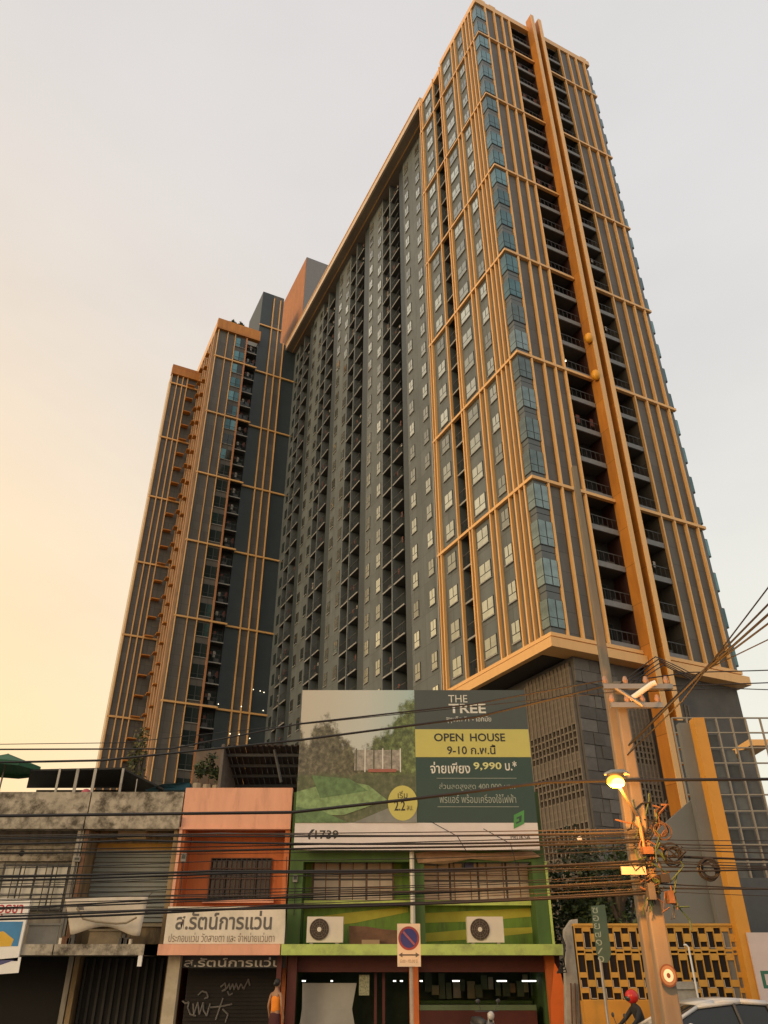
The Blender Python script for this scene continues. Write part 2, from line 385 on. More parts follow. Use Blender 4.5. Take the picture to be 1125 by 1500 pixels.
for a, b in strips:
    tb('wall', 2.9, a, 0, 3.3, b, ZT, M_dark)
    tb('pilaster', 2.02, a + 0.25, 0, 2.9, b - 0.1, ZT, M_blue)
for s in balcs: tb('pilaster', 1.80, s + 2.18, 0, 3.2, s + 2.42, ZT, M_panel)
tb('wall', 2.9, 13.3, 0, 3.3, 16.5, ZT, M_dark)
tb('pilaster', 1.75, 16.35, 0, 2.0, 16.5, ZT, M_slab)
far_windows = MB()
KS = range(-4, 26)
for pi, (a, b) in enumerate(panels):
    for k in KS:
        z = Z0 + FH * k + 0.72
        if z + 1.5 > ZT: continue
        cols = [a + 0.45 + 0.95, b - 0.35] if pi else [a + 1.55, b - 0.5]
        for v in cols:
            if v > 62: continue
            if pi < 4: left_window(wm_small if pi < 3 else wm_dark, v, z, 1.88)  # farther panels get dark glass: dimming at a slant put into the colour
            else:
                far_windows.box(1.84, v - 0.95, z, 1.92, v, z + 1.45, 0)
if far_windows.v: far_windows.build('window', [M_dglass], tower, kind='stuff')
for k in KS:
    z = Z0 + FH * k
    if z + FH > ZT: continue
    for s in balcs: link('balcony', bdouble[random.randrange(10)], tower, (1.9, s + 4.6, z), ROT_LEFT)
    tb('balcony_slab', 2.0, 14.9, z, 2.9, 16.34, z + 0.16, M_slab)
    for a, b in strips: tb('condenser', 2.0, a + 0.02, z + 0.3, 2.6, a + 0.24, z + 1.0, M_ac)

# --- far wing
WB = 0.0
def fin_w(x, y, w=0.095, z1=95.0, m=None): tb('fin', x - w / 2, y - 0.22, WB, x + w / 2, y + 0.05, z1, m or M_gold)
tb('wall', -12.05, 62.05, WB, -7.1, 84, 95.0, M_brown)
tb('wall', -7.1, 63.3, WB, -5.0, 84, 95.0, M_dark)
tb('wall', -5.0, 62.65, WB, 3.3, 72, 97.0, M_blue)
tb('wall', -2.9, 62.6, WB, -0.5, 62.66, 97.0, M_brown)
tb('wall', -5.05, 62.64, 95.0, -1.1, 71, 108.0, M_blue, 'lift core rising above the wing roof')
tb('wall', -3.0, 62.58, 97.0, -1.08, 62.66, 107.9, M_brown)
for x in (-12.0, -10.4, -9.1): fin_w(x, 62.0)
fin_w(-7.1, 62.0, 0.24, 95.0, mat('copper_fin', (0.45, 0.20, 0.08), 0.5))
for x in (-2.9, -1.7, -0.5): fin_w(x, 62.6, 0.16, 107.0 if x < -1 else 97.0)
for k in range(-1, 7):
    z = Z0 + 4 * FH * k
    tb('band', -12.2, 61.76, z - 0.24, -4.95, 62.02, z, M_gold); tb('band', -4.95, 62.36, z - 0.24, 2.0, 62.61, z, M_gold)
    tb('band', -17.2, 71.75, z - 0.24, -12.2, 72.01, z, M_gold)
tb('band', -5.1, 62.36, 99.6, -1.0, 62.56, 99.84, M_gold)
tb('parapet', -12.4, 61.6, 95.0, -4.9, 62.4, 97.2, M_orange, 'orange parapet box on the wing roof')
tb('parapet', -12.4, 62.4, 95.0, -12.0, 84, 97.0, M_gold)
wing_glass = window_mesh(0.9, 1.9, M_teal, 0.3, ()); wing_glass2 = window_mesh(0.9, 1.9, M_dglass, 0.3, ())
wbal = [balcony_mesh(1.9, 1.2, None, s + 50) for s in range(3)]
for k in range(-3, 26):
    z = Z0 + FH * k
    for i in range(2):
        link('glazing', wing_glass if (k > 18 and random.random() < 0.7 or random.random() < 0.2) else wing_glass2, tower, (-9.0 + i * 0.93, 62.03, z + 0.5))
    link('balcony', wbal[random.randrange(3)], tower, (-7.0, 62.1, z))
# side of the wing that catches the light
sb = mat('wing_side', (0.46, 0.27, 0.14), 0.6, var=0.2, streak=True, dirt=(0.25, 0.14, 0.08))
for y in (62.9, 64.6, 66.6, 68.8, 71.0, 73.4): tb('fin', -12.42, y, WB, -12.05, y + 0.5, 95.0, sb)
for k in range(-3, 26):
    z = Z0 + FH * k
    tb('ledge', -12.9, 65.3, z, -12.06, 66.4, z + 0.14, M_orange); tb('ledge', -12.9, 69.5, z, -12.06, 70.8, z + 0.14, M_orange)
# block at the very end
tb('wall', -17.0, 72.05, WB, -12.06, 74.5, 91.0, M_brown)
tb('wall', -17.12, 72.3, WB, -17.0, 74.5, 91.0, mat('pale_edge', (0.55, 0.45, 0.33), 0.6))  # flank skin paler than the wall: its lit side put into the colour
for x in (-17.0, -16.0, -15.1, -14.3): fin_w(x, 72.0, 0.15, 91.0)
for k in range(-3, 25):
    z = Z0 + FH * k
    tb('ledge', -14.2, 71.2, z, -13.0, 72.04, z + 0.15, M_orange)
tb('parapet', -17.2, 71.6, 91.0, -12.45, 72.6, 93.0, M_orange)
# plant room behind the eave
tb('plant_room', 2.0, 60.8, TOP, 6.5, 73.5, 118.8, mat('plant_orange', (0.40, 0.15, 0.035), 0.6, var=0.2, streak=True, dirt=(0.22, 0.08, 0.03)), 'tall orange and grey plant room on the slab roof')
tb('plant_room', 2.05, 60.72, TOP, 6.5, 60.79, 118.8, mat('plant_grey', (0.20, 0.20, 0.21), 0.6))
# strings of small lamps low on the wing
for i, x in enumerate((-4.6, -3.6, -2.6, -1.4, -0.2, 0.6, 1.3)):
    for z in (22.4, 25.4, 28.3, 31.9, 34.2):
        if random.random() < 0.5: MB().ball((x + random.uniform(-.4, .4), 62.2, z + random.uniform(-.3, .3)), 0.065, nu=6, nv=4).build('facade_lamp', M_bulb, tower)

# --- podium
tb('wall', 1.7, 0.4, 0, 15.8, 13.2, 18.85, M_podium)
tb('wall', 1.45, 13.2, 0, 3.2, 62.5, 8.3, M_podium)
# raised grey blocks of the patterned wall
gm = [mat('block_a', (0.115, 0.108, 0.10), 0.8, var=0.2), mat('block_b', (0.085, 0.08, 0.075), 0.8, var=0.2), mat('block_c', (0.14, 0.132, 0.122), 0.8, var=0.2)]
rb = random.Random(3)
z = 3.0
row = 0
while z < 18.4:
    x = 1.7; hh = 0.75
    while x < 5.0:
        w = rb.choice((0.5, 0.8, 1.2)); w = min(w, 5.05 - x)
        if w > 0.15: MB().box(x + 0.02, 0.4 - rb.choice((0.03, 0.05, 0.08, 0.10)), z + 0.02, x + w - 0.02, 0.398, z + hh - 0.02).build('block', rb.choice(gm), tower)
        x += w
    z += hh
def lattice(x0, x1, z0, z1, n, rowh, solid):
    b = MB(); w = (x1 - x0) / n
    for i in range(n + 1): b.box(x0 + i * w - 0.05, -0.14, z0, x0 + i * w + 0.05, 0.06, z1)
    z = z0
    while z < z1:
        b.box(x0, -0.10, z - 0.05, x1, 0.05, z + 0.05)
        if solid(z):
            for i in range(n): b.box(x0 + i * w + 0.05, -0.085, z + 0.05, x0 + (i + 1) * w - 0.05, 0.03, z + rowh - 0.05, 1)
        z += rowh
    return b.mesh('breeze_screen', [M_lat, mat('breeze_back', (0.125, 0.104, 0.083), 0.85)])
me = lattice(0, 4.6, 3, 18.2, 12, 0.42, lambda z: not (13.0 < z < 14.6 or 10.2 < z < 11.9 or 7.5 < z < 9))
link('breeze_screen', me, tower, (1.6, 5.2, 0), ROT_LEFT, kind='stuff')
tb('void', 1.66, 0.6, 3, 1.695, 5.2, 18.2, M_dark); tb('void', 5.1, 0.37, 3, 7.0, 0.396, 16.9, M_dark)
me = lattice(5.1, 7.0, 3, 16.9, 6, 0.36, lambda z: not (12.5 < z < 14.0 or 9.4 < z < 11.4))
link('breeze_screen', me, tower, (0, 0.36, 0), 0, kind='stuff')
me = lattice(8.7, 10.6, 3, 16.9, 6, 0.36, lambda z: z > 9)
link('breeze_screen', me, tower, (0, 0.36, 0), 0, kind='stuff')
# fins of the podium bottom between blades
tb('wall', 7.59, 0.2, 3.0, 8.26, 0.39, 18.8, mat('recess_gold', (0.42, 0.20, 0.04), 0.6))

# ================================================================= the old shophouses
M_old = mat('stained_render', (0.37, 0.33, 0.26), 0.92, var=0.3, scale=2.6, bump=0.5, dirt=(0.06, 0.05, 0.035), dirt_amt=0.95, dscale=2.4, d_lo=0.43, d_hi=0.62)
M_old2 = mat('old_wall', (0.27, 0.245, 0.20), 0.9, var=0.16, scale=1.5, bump=0.2, streak=True, dirt=(0.075, 0.06, 0.045), dirt_amt=0.9, dscale=1.8)
M_tan = mat('tan_wall', (0.24, 0.17, 0.085), 0.9, var=0.2, scale=1.4, streak=True, dirt=(0.06, 0.045, 0.03), dirt_amt=0.9, dscale=1.8)
M_salmon = mat('salmon_paint', (0.70, 0.36, 0.235), 0.8, var=0.10, scale=1.6, bump=0.15, dirt=(0.33, 0.17, 0.11), dirt_amt=0.7, dscale=2.0, streak=True, d_lo=0.5, d_hi=0.8)
M_ordeep = mat('orange_paint', (0.50, 0.15, 0.045), 0.8, var=0.15, scale=1.4, dirt=(0.22, 0.08, 0.035), dirt_amt=0.7, dscale=1.8, streak=True, d_lo=0.5, d_hi=0.8)
M_green = mat('green_paint', (0.13, 0.235, 0.030), 0.75, var=0.2, scale=1.5, dirt=(0.06, 0.09, 0.025), dirt_amt=0.7, dscale=2.0, streak=True)
M_dgreen = mat('dark_green_paint', (0.055, 0.115, 0.024), 0.75, var=0.25, scale=1.5, streak=True, dirt=(0.03, 0.05, 0.02))
M_lime = mat('lime_paint', (0.42, 0.53, 0.13), 0.7, var=0.12, scale=2.0, dirt=(0.22, 0.25, 0.09), dirt_amt=0.7, dscale=2.2)
M_yelgreen = mat('light_stripe_green', (0.36, 0.34, 0.04), 0.75, var=0.18, scale=1.5)
M_inside = mat('interior_shade', (0.008, 0.007, 0.006), 0.9, var=0.2)  # near black: the shade of the openings is put into this colour
M_shutter = mat('grey_shutter', (0.20, 0.21, 0.19), 0.6, metal=0.2, var=0.12, scale=2.0)
M_redwood = mat('dark_red_paint', (0.085, 0.014, 0.010), 0.6, var=0.2)
M_rustor = mat('orange_post', (0.50, 0.12, 0.02), 0.6, var=0.15)
M_sign = mat('sign_white', (0.66, 0.60, 0.49), 0.6, var=0.08, scale=1.5, dirt=(0.42, 0.38, 0.29), dirt_amt=0.5, dscale=1.3)
M_ink = mat('sign_ink', (0.11, 0.10, 0.09), 0.6)
M_rust = mat('rusty_metal', (0.13, 0.065, 0.035), 0.85, var=0.3, scale=4)
M_pane = mat('frosted_pane', (0.44, 0.38, 0.31), 0.35, var=0.14, scale=2.0)

def seg(parent, name, x0, x1, y0, y1, z0, z1, m, label=None): return MB().box(x0, y0, z0, x1, y1, z1).build(name, m, parent, label=label)
YF = 26.0; YW = 27.0
zt, zb, zl = zz(1160, YF), zz(1196, YF), zz(1215, YF)        # parapet top, ledge top, ledge bottom
zc1, zc0 = zz(1383, 25.3), zz(1399, 25.3)                     # canopy slab

def shophouse(label, X0, X1, m_par, m_wall, m_canopy, zpar=zt, ledge=True, x_can0=None, x_can1=None, name='shophouse'):
    b = thing(name, label, 'shophouse', (0, 0, 0))
    seg(b, 'parapet', X0 + 0.01, X1 - 0.01, YF, YF + 0.22, zl if not ledge else zb, zpar, m_par)
    seg(b, 'roof_slab', X0 + 0.01, X1 - 0.01, YF + 0.22, 36, zl + 0.12, zl + 0.34, M_conc)
    if ledge: seg(b, 'ledge', X0 + 0.01, X1 - 0.01, YF - 0.14, YF + 0.25, zl, zb - 0.002, m_par)
    seg(b, 'wall', X0 + 0.012, X1 - 0.012, YW, YW + 0.2, zc1 + 0.002, zl + 0.11, m_wall)
    for x in (X0 + 0.01, X1 - 0.17): seg(b, 'party_wall', x, x + 0.16, YF + 0.03, YW, zc1, zl, m_wall)
    seg(b, 'side_wall', X0 + 0.012, X0 + 0.16, YW + 0.2, 36, 0.16, zl + 0.11, m_wall)
    seg(b, 'side_wall', X1 - 0.16, X1 - 0.012, YW + 0.2, 36, 0.16, zl + 0.11, m_wall)
    seg(b, 'rear_wall', X0 + 0.16, X1 - 0.16, 35.8, 36, 0.16, zl + 0.11, m_wall)
    seg(b, 'canopy', x_can0 or X0 + 0.01, x_can1 or X1 - 0.01, 25.3, YW, zc0, zc1, m_canopy)
    seg(b, 'shop_floor', X0 + 0.17, X1 - 0.17, 26.9, 35.7, 0.16, 0.30, M_conc)
    return b

ORD = ['leftmost', 'second', 'third', 'fourth', 'fifth', 'sixth', 'seventh', 'eighth', 'ninth', 'tenth', 'eleventh', 'twelfth', 'thirteenth', 'fourteenth', 'fifteenth', 'sixteenth']
# ---- far left, grey
A = shophouse('weathered grey shophouse with barred white window at the left edge', -15.9, -9.53, M_old, M_old2, M_old)
wz0, wz1 = zz(1332, YW), zz(1268, YW)
f = MB(); wx0, wx1 = xx(2, 1300, YW), xx(97, 1300, YW)
f.box(wx0 - 0.05, YW - 0.05, wz0 - 0.05, wx1 + 0.05, YW - 0.002, wz1 + 0.05); w_ = f.build('window', M_frame, A)
n = 4
for i in range(n):
    for j in range(2):
        a = wx0 + (wx1 - wx0) * i / n + 0.03; b_ = wx0 + (wx1 - wx0) * (i + 1) / n - 0.03
        c = wz0 + (wz1 - wz0) * j / 2 + 0.03; d = wz0 + (wz1 - wz0) * (j + 1) / 2 - 0.03
        MB().box(a, YW - 0.07, c, b_, YW - 0.051, d).build('pane', mat('pale_pane', (0.5, 0.48, 0.42), 0.35, var=0.25), w_)
g = MB()
for i in range(7): g.box(wx0 + (wx1 - wx0) * i / 6 - 0.012, YW - 0.16, wz0 - 0.1, wx0 + (wx1 - wx0) * i / 6 + 0.012, YW - 0.13, wz1 + 0.1)
for i in range(4): g.box(wx0 - 0.05, YW - 0.16, wz0 + (wz1 - wz0) * i / 3 - 0.012, wx1 + 0.05, YW - 0.135, wz0 + (wz1 - wz0) * i / 3 + 0.012)
g.build('window_grille', M_frame, A)
seg(A, 'lintel', wx0 - 3, wx1 + 0.1, YW - 0.12, YW - 0.003, zz(1262, YW), zz(1240, YW), M_old)
MB().tube([at(32, 1250, YW - 0.15), at(32, 1250, YW + 0.05)], 0.09, 10).build('vent_pipe', M_dark, A)
seg(A, 'roller_door', -15.6, -9.75, 27.6, 27.7, 0.3, zc0, M_inside)
seg(A, 'downpipe', -9.72, -9.62, YF + 0.0, YF + 0.028, zc1, zl, M_old2)

# ---- second, tan with shuttered window
Bh = shophouse('stained tan shophouse with a closed grey louvre window', -9.51, -6.50, M_old, M_tan, M_old)
bx0, bx1 = xx(128, 1290, YW), xx(250, 1290, YW); bz0, bz1 = zz(1352, YW), zz(1250, YW)
seg(Bh, 'window_frame', bx0 - 0.12, bx1 + 0.12, YW - 0.06, YW - 0.002, bz0 - 0.1, bz1 + 0.1, mat('tan_frame', (0.30, 0.25, 0.17), 0.8, var=0.15))
nsl = 14
for i in range(nsl):
    z = bz0 + (bz1 - bz0) * i / nsl
    MB().prism([(bx0, YW - 0.065, z), (bx0, YW - 0.12, z + 0.02), (bx0, YW - 0.065, z + (bz1 - bz0) / nsl * 0.95)], (bx1 - bx0, 0, 0)).build('slat', M_shutter, Bh)
seg(Bh, 'wall_box', xx(177, 1225, YW), xx(218, 1225, YW), YW - 0.35, YW - 0.002, zz(1231, YW), zz(1219, YW), mat('pale_box', (0.42, 0.33, 0.2), 0.8, var=0.2))
seg(Bh, 'ochre_band', xx(125, 1240, YW), xx(258, 1240, YW), YW - 0.03, YW - 0.001, zz(1247, YW), zz(1236, YW), mat('ochre', (0.36, 0.19, 0.035), 0.85, var=0.2))
seg(Bh, 'roller_door', -9.3, -6.7, 27.6, 27.7, 0.3, zc0, M_inside)
for i in range(11): seg(Bh, 'door_slat', -9.28 + i * 0.235, -9.20 + i * 0.235, 27.55, 27.598, 0.3, zc0 - 0.05, mat('door_slat_dark', (0.016, 0.015, 0.013), 0.7, var=0.3))  # slats near black too, canopy shade put into their colour
seg(Bh, 'downpipe', -9.46, -9.35, YF - 0.03, YF + 0.025, zc1, zl, M_rust)
seg(Bh, 'canopy_hook', xx(201, 1410, 25.3), xx(207, 1410, 25.3), 25.32, 25.38, zc0 - 0.28, zc0, M_white)

# ---- orange optician
zpO = zz(1154, YF)
Ch = shophouse('salmon orange shophouse with a dark grilled window above the eyeglass sign', -6.48, -2.97, M_salmon, M_ordeep, M_salmon, zpO, False, -6.9, -2.99)
seg(Ch, 'parapet_lip', -6.55, -2.975, YF - 0.06, YF - 0.002, zl, zl + 0.06, M_salmon)
cx0, cx1 = xx(308, 1290, YW), xx(397, 1290, YW); cz0, cz1 = zz(1318, YW), zz(1258, YW)
w_ = MB().box(cx0, YW - 0.05, cz0, cx1, YW - 0.002, cz1).build('window', M_inside, Ch)
for i in range(4):
    a = cx0 + (cx1 - cx0) * i / 4
    MB().box(a + 0.05, YW - 0.07, cz0 + 0.06, a + (cx1 - cx0) / 4 - 0.04, YW - 0.051, cz1 - 0.06).build('pane', mat('brown_pane', (0.045, 0.028, 0.02), 0.25, var=0.4), w_)
g = MB()
for i in range(13): g.box(cx0 + (cx1 - cx0) * i / 12 - 0.012, YW - 0.14, cz0, cx0 + (cx1 - cx0) * i / 12 + 0.012, YW - 0.12, cz1)
for i in range(5): g.box(cx0, YW - 0.145, cz0 + (cz1 - cz0) * i / 4 - 0.012, cx1, YW - 0.118, cz0 + (cz1 - cz0) * i / 4 + 0.012)
g.build('window_grille', mat('grille_brown', (0.07, 0.035, 0.025), 0.7), Ch)
seg(Ch, 'sill', cx0 - 0.15, cx1 + 0.15, YW - 0.2, YW - 0.003, cz0 - 0.1, cz0 - 0.002, M_salmon)
seg(Ch, 'pale_edge', -6.49, -6.40, YF - 0.05, YF + 0.028, zc1, zl, M_salmon)
sh = seg(Ch, 'roller_shutter', -6.0, -3.1, 27.3, 27.4, 0.3, zc0 - 0.02, mat('shutter_brown', (0.012, 0.009, 0.008), 0.6, metal=0.2, var=0.3))
sl = MB()
for i in range(22): sl.box(-6.0, 27.27, 0.32 + i * 0.1, -3.1, 27.298, 0.38 + i * 0.1)
sl.build('shutter_slats', mat('shutter_brown2', (0.014, 0.011, 0.009), 0.6, metal=0.2, var=0.3), sh)
M_graf = mat('graffiti_paint', (0.22, 0.21, 0.20), 0.8)
gr = MB()
def graf(pts, w=0.022):
    for p, q in zip(pts, pts[1:]): gr.tube([at(p[0], p[1], 27.24), at(q[0], q[1], 27.24)], w, 4)
for pl in (((323,1446),(330,1440),(331,1450),(325,1452),(333,1447),(336,1440),(337,1450),(341,1441),(343,1450),(346,1440),(349,1450),(353,1441),(357,1449),(364,1434),(366,1444)), ((333,1452),(336,1458),(341,1455)),
           ((267,1466),(272,1470),(277,1468),(275,1476),(279,1486),(287,1488)), ((283,1470),(284,1486),(290,1468),(292,1486),(298,1468),(298,1480),(303,1488),(308,1470)),
           ((290,1458),(296,1452),(303,1454),(305,1461),(299,1463)), ((308,1476),(326,1474),(340,1471)), ((327,1462),(322,1476),(316,1494)), ((326,1478),(334,1486),(330,1498))): graf(pl)
gr.build('graffiti', M_graf, sh)
seg(Ch, 'column', xx(244, 1440, 25.9), xx(262, 1440, 25.9), 25.75, 26.05, 0.16, zc0, mat('cream_column', (0.42, 0.36, 0.26), 0.8, var=0.15, dirt=(0.2, 0.16, 0.1)))
seg(Ch, 'column', -3.12, -2.98, 25.85, 26.1, 0.16, zc0, M_redwood)

# ---- green shop, two bays wide
zgT = zz(1205, YF)
Dh = thing('green_shophouse', 'bright green double shophouse with white barred windows under the billboard', 'shophouse')
X0, XM, X1 = -2.93, 1.02, 5.02
seg(Dh, 'parapet', X0, X1, YF + 0.05, YF + 0.25, zz(1262, YF), 7.1, M_dgreen)
seg(Dh, 'roof_slab', X0, X1, YF + 0.25, 36, 6.6, 6.8, M_conc)
seg(Dh, 'wall', X0, X1, YW, YW + 0.2, zc1, 6.6, M_green)
for a, b_ in ((X0, X0 + 0.42), (XM - 0.2, XM + 0.22), (X1 - 0.42, X1)): seg(Dh, 'pilaster', a, b_, YF + 0.02, YW - 0.001, zc1, zz(1262, YF), M_dgreen)
seg(Dh, 'pilaster_edge', X1 - 0.02, X1 + 0.05, YF - 0.02, YF + 0.1, zc1, zz(1262, YF), M_lime)
seg(Dh, 'side_wall', X1 - 0.2, X1 - 0.01, YW + 0.2, 36, 0.16, 6.6, M_dgreen)
seg(Dh, 'side_wall', X0 + 0.01, X0 + 0.2, YW + 0.2, 36, 0.16, 6.6, M_dgreen)
seg(Dh, 'rear_wall', X0 + 0.2, X1 - 0.2, 35.8, 36, 0.16, 6.6, M_dgreen)
seg(Dh, 'canopy', X0 - 0.03, 5.28, 25.3, YW, zc0, zc1, M_lime)
seg(Dh, 'sill_ledge', X0 + 0.43, XM - 0.21, YW - 0.35, YW - 0.002, zz(1326, YW - .35), zz(1319, YW - .35), M_lime)
seg(Dh, 'sill_ledge', XM + 0.23, X1 - 0.43, YW - 0.35, YW - 0.002, zz(1326, YW - .35), zz(1319, YW - .35), M_lime)
def barred_window(px0, px1, py0, py1, cols, rows, bars):
    a, b_ = xx(px0, py0, YW), xx(px1, py0, YW); c, d = zz(py1, YW), zz(py0, YW)
    w = seg(Dh, 'window', a, b_, YW - 0.05, YW - 0.002, c, d, M_frame)
    for i in range(cols):
        for j in range(rows):
            seg(w, 'pane', a + (b_ - a) * i / cols + 0.035, a + (b_ - a) * (i + 1) / cols - 0.035, YW - 0.075, YW - 0.051, c + (d - c) * j / rows + 0.03, c + (d - c) * (j + 1) / rows - 0.03, M_pane)
    g = MB()
    for i in range(bars + 1): g.box(a + (b_ - a) * i / bars - 0.014, YW - 0.30, c - 0.1, a + (b_ - a) * i / bars + 0.014, YW - 0.27, d + 0.35)
    for j in range(4): g.box(a - 0.1, YW - 0.305, c - 0.05 + (d - c) * j / 3 - 0.014, b_ + 0.1, YW - 0.265, c - 0.05 + (d - c) * j / 3 + 0.014)
    g.build('window_grille', M_rust, Dh)
barred_window(460, 576, 1258, 1320, 3, 2, 6)
barred_window(617, 780, 1262, 1320, 4, 2, 7)
# shutters above the windows, dark
seg(Dh, 'transom', xx(460, 1250, YW), xx(576, 1250, YW), YW - 0.08, YW - 0.003, zz(1256, YW), zz(1232, YW), mat('transom_dark', (0.06, 0.055, 0.03), 0.6, var=0.4))
seg(Dh, 'transom', xx(617, 1250, YW), xx(780, 1250, YW), YW - 0.08, YW - 0.003, zz(1260, YW), zz(1232, YW), mat('transom_brown', (0.10, 0.06, 0.035), 0.6, var=0.4))
# diagonal bands of light on the spandrel, put into its colour
def stripe(pts, m): MB().prism([at(px, py, YW - 0.012) for px, py in pts], (0, 0.011, 0)).build('light_stripe', m, Dh)
stripe([(452,1345),(500,1338),(598,1328),(598,1336),(520,1352),(452,1360)], M_yelgreen)
stripe([(613,1338),(700,1334),(785,1330),(785,1342),(690,1350),(613,1352)], M_yelgreen)
stripe([(613,1368),(680,1362),(785,1358),(785,1366),(690,1376),(613,1380)], M_yelgreen)
# ground floor: red beam, orange posts, shelves in a lit green room
seg(Dh, 'beam', X0 + 0.05, X1 + 0.2, 26.3, 26.5, zz(1424, 26.3), zc0, M_redwood)
for px in (427, 606, 808):
    x = xx(px, 1450, 26.2); seg(Dh, 'post', x - 0.13, x + 0.14, 26.05, 26.29, 0.16, zc0, M_rustor if px > 500 else M_redwood)
for px in (548, 560): seg(Dh, 'post', xx(px, 1450, 26.8), xx(px + 4, 1450, 26.8), 26.8, 26.9, 0.16, zc0, M_redwood)
seg(Dh, 'interior_wall', X0 + 0.2, X1 - 0.2, 30.0, 30.1, 0.16, zc0 + 0.6, mat('shop_green', (0.035, 0.06, 0.035), 0.7, var=0.5, scale=2))
seg(Dh, 'ceiling', X0 + 0.2, X1 - 0.2, YW + 0.2, 30, zc1 - 0.2, zc1 - 0.1, M_conc)
seg(Dh, 'shop_floor', X0 + 0.2, X1 - 0.2, 26.5, 29.9, 0.16, 0.25, M_conc)
bl_ = MB(); zr0, zr1 = 0.5, zz(1440, 26.7)
bx0_, bx1_ = xx(442, 1460, 26.7), xx(522, 1460, 26.7)
pts = [(bx0_, 26.7, zr1), (bx1_, 26.7, zr1), (bx1_ - 0.12, 26.62, (zr0 + zr1) / 2), (bx1_ + 0.02, 26.6, zr0), (bx0_ - 0.05, 26.6, zr0), (bx0_ + 0.03, 26.64, (zr0 + zr1) / 2)]
bl_.prism(pts, (0, 0.03, 0)).build('roller_blind', mat('blind_grey', (0.34, 0.33, 0.30), 0.7, var=0.1), Dh)
M_tube = mat('fluorescent_tube', (1, 1, 1), emit=(1.0, 0.97, 0.85), estr=2.5)
for px, w in ((445, 5), (486, 3), (578, 4), (588, 4), (617, 4), (668, 10), (735, 14), (775, 20)):
    x = xx(px, 1437, 28.2); MB().tube([(x - w / 90, 28.2, zz(1437, 28.2)), (x + w / 90, 28.2, zz(1437, 28.2))], 0.022, 6).build('tube_light', M_tube, Dh)
ct = thing('shop_counter', 'green glazed counter with a pale ledge inside the green shop', 'counter')
seg(ct, 'counter_body', xx(615, 1480, 27.4), xx(786, 1480, 27.4), 27.4, 28.0, 0.25, zz(1480, 27.4), M_redwood)
seg(ct, 'counter_glass', xx(615, 1480, 27.4), xx(786, 1480, 27.4), 27.38, 28.0, zz(1480, 27.4) + 0.002, zz(1472, 27.4), mat('counter_green', (0.11, 0.17, 0.09), 0.3, var=0.2))
sk = [mat('stock_%d' % i, c, 0.7, var=0.2) for i, c in enumerate(((0.25, 0.24, 0.15), (0.10, 0.14, 0.09), (0.22, 0.15, 0.08), (0.30, 0.30, 0.26), (0.06, 0.09, 0.06)))]
rs = random.Random(5)
for i in range(16):
    x = xx(622 + i * 10.3, 1450, 29.4); h = rs.uniform(0.25, 0.75); z = 1.3 + rs.uniform(0, 0.3)
    bx_ = tag(box('stock_box', (x, 29.2, z), (x + rs.uniform(0.14, 0.26), 29.4, z + h), rs.choice(sk)), ORD[i] + ' carton from the left on the shelf at the back of the green shop', 'box', 'cartons on the shelf in the green shop')
tag(box('shelf', (xx(615, 1450, 29.4), 29.1, 1.2), (X1 - 0.25, 29.95, 1.29), M_dgreen), 'long dark shelf at the back of the green shop carrying cartons', 'shelf')
t = thing('hanging_price_board', 'narrow speckled board hanging beside the grey roller blind', 'board')
seg(t, 'board', xx(526, 1440, 26.68), xx(541, 1440, 26.68), 26.66, 26.70, zz(1458, 26.68), zz(1428, 26.68), mat('board_speckle', (0.30, 0.31, 0.20), 0.7, var=0.7, scale=18))
seg(t, 'cord', xx(533, 1440, 26.68), xx(534, 1440, 26.68), 26.67, 26.69, zz(1428, 26.68), zc0, M_black)
# orange cloth hanging by the right post
cl = MB(); xa = xx(803, 1440, 25.6)
cl.prism([(xa - 0.05, 25.6, 0.35), (xa + 0.02, 25.62, 1.3), (xa + 0.25, 25.66, 2.30), (xa + 0.40, 25.62, 2.0), (xa + 0.50, 25.58, 1.2), (xa + 0.52, 25.55, 0.35)], (0, 0.04, 0))
tag(cl.build('orange_cloth', mat('cloth_orange', (0.62, 0.12, 0.012), 0.8, var=0.12, scale=2)), 'orange cloth hanging folded at the right end of the green shop', 'cloth')
tag(MB().tube([(xx(604, 1300, 25.95), 25.9, zc1), (xx(604, 1300, 25.95), 25.9, zz(1246, 25.9))], 0.075, 8).build('drain_pipe', mat('pvc', (0.50, 0.47, 0.40), 0.5, var=0.1)), 'pale vertical drain pipe between the two green bays behind the no parking sign', 'pipe')

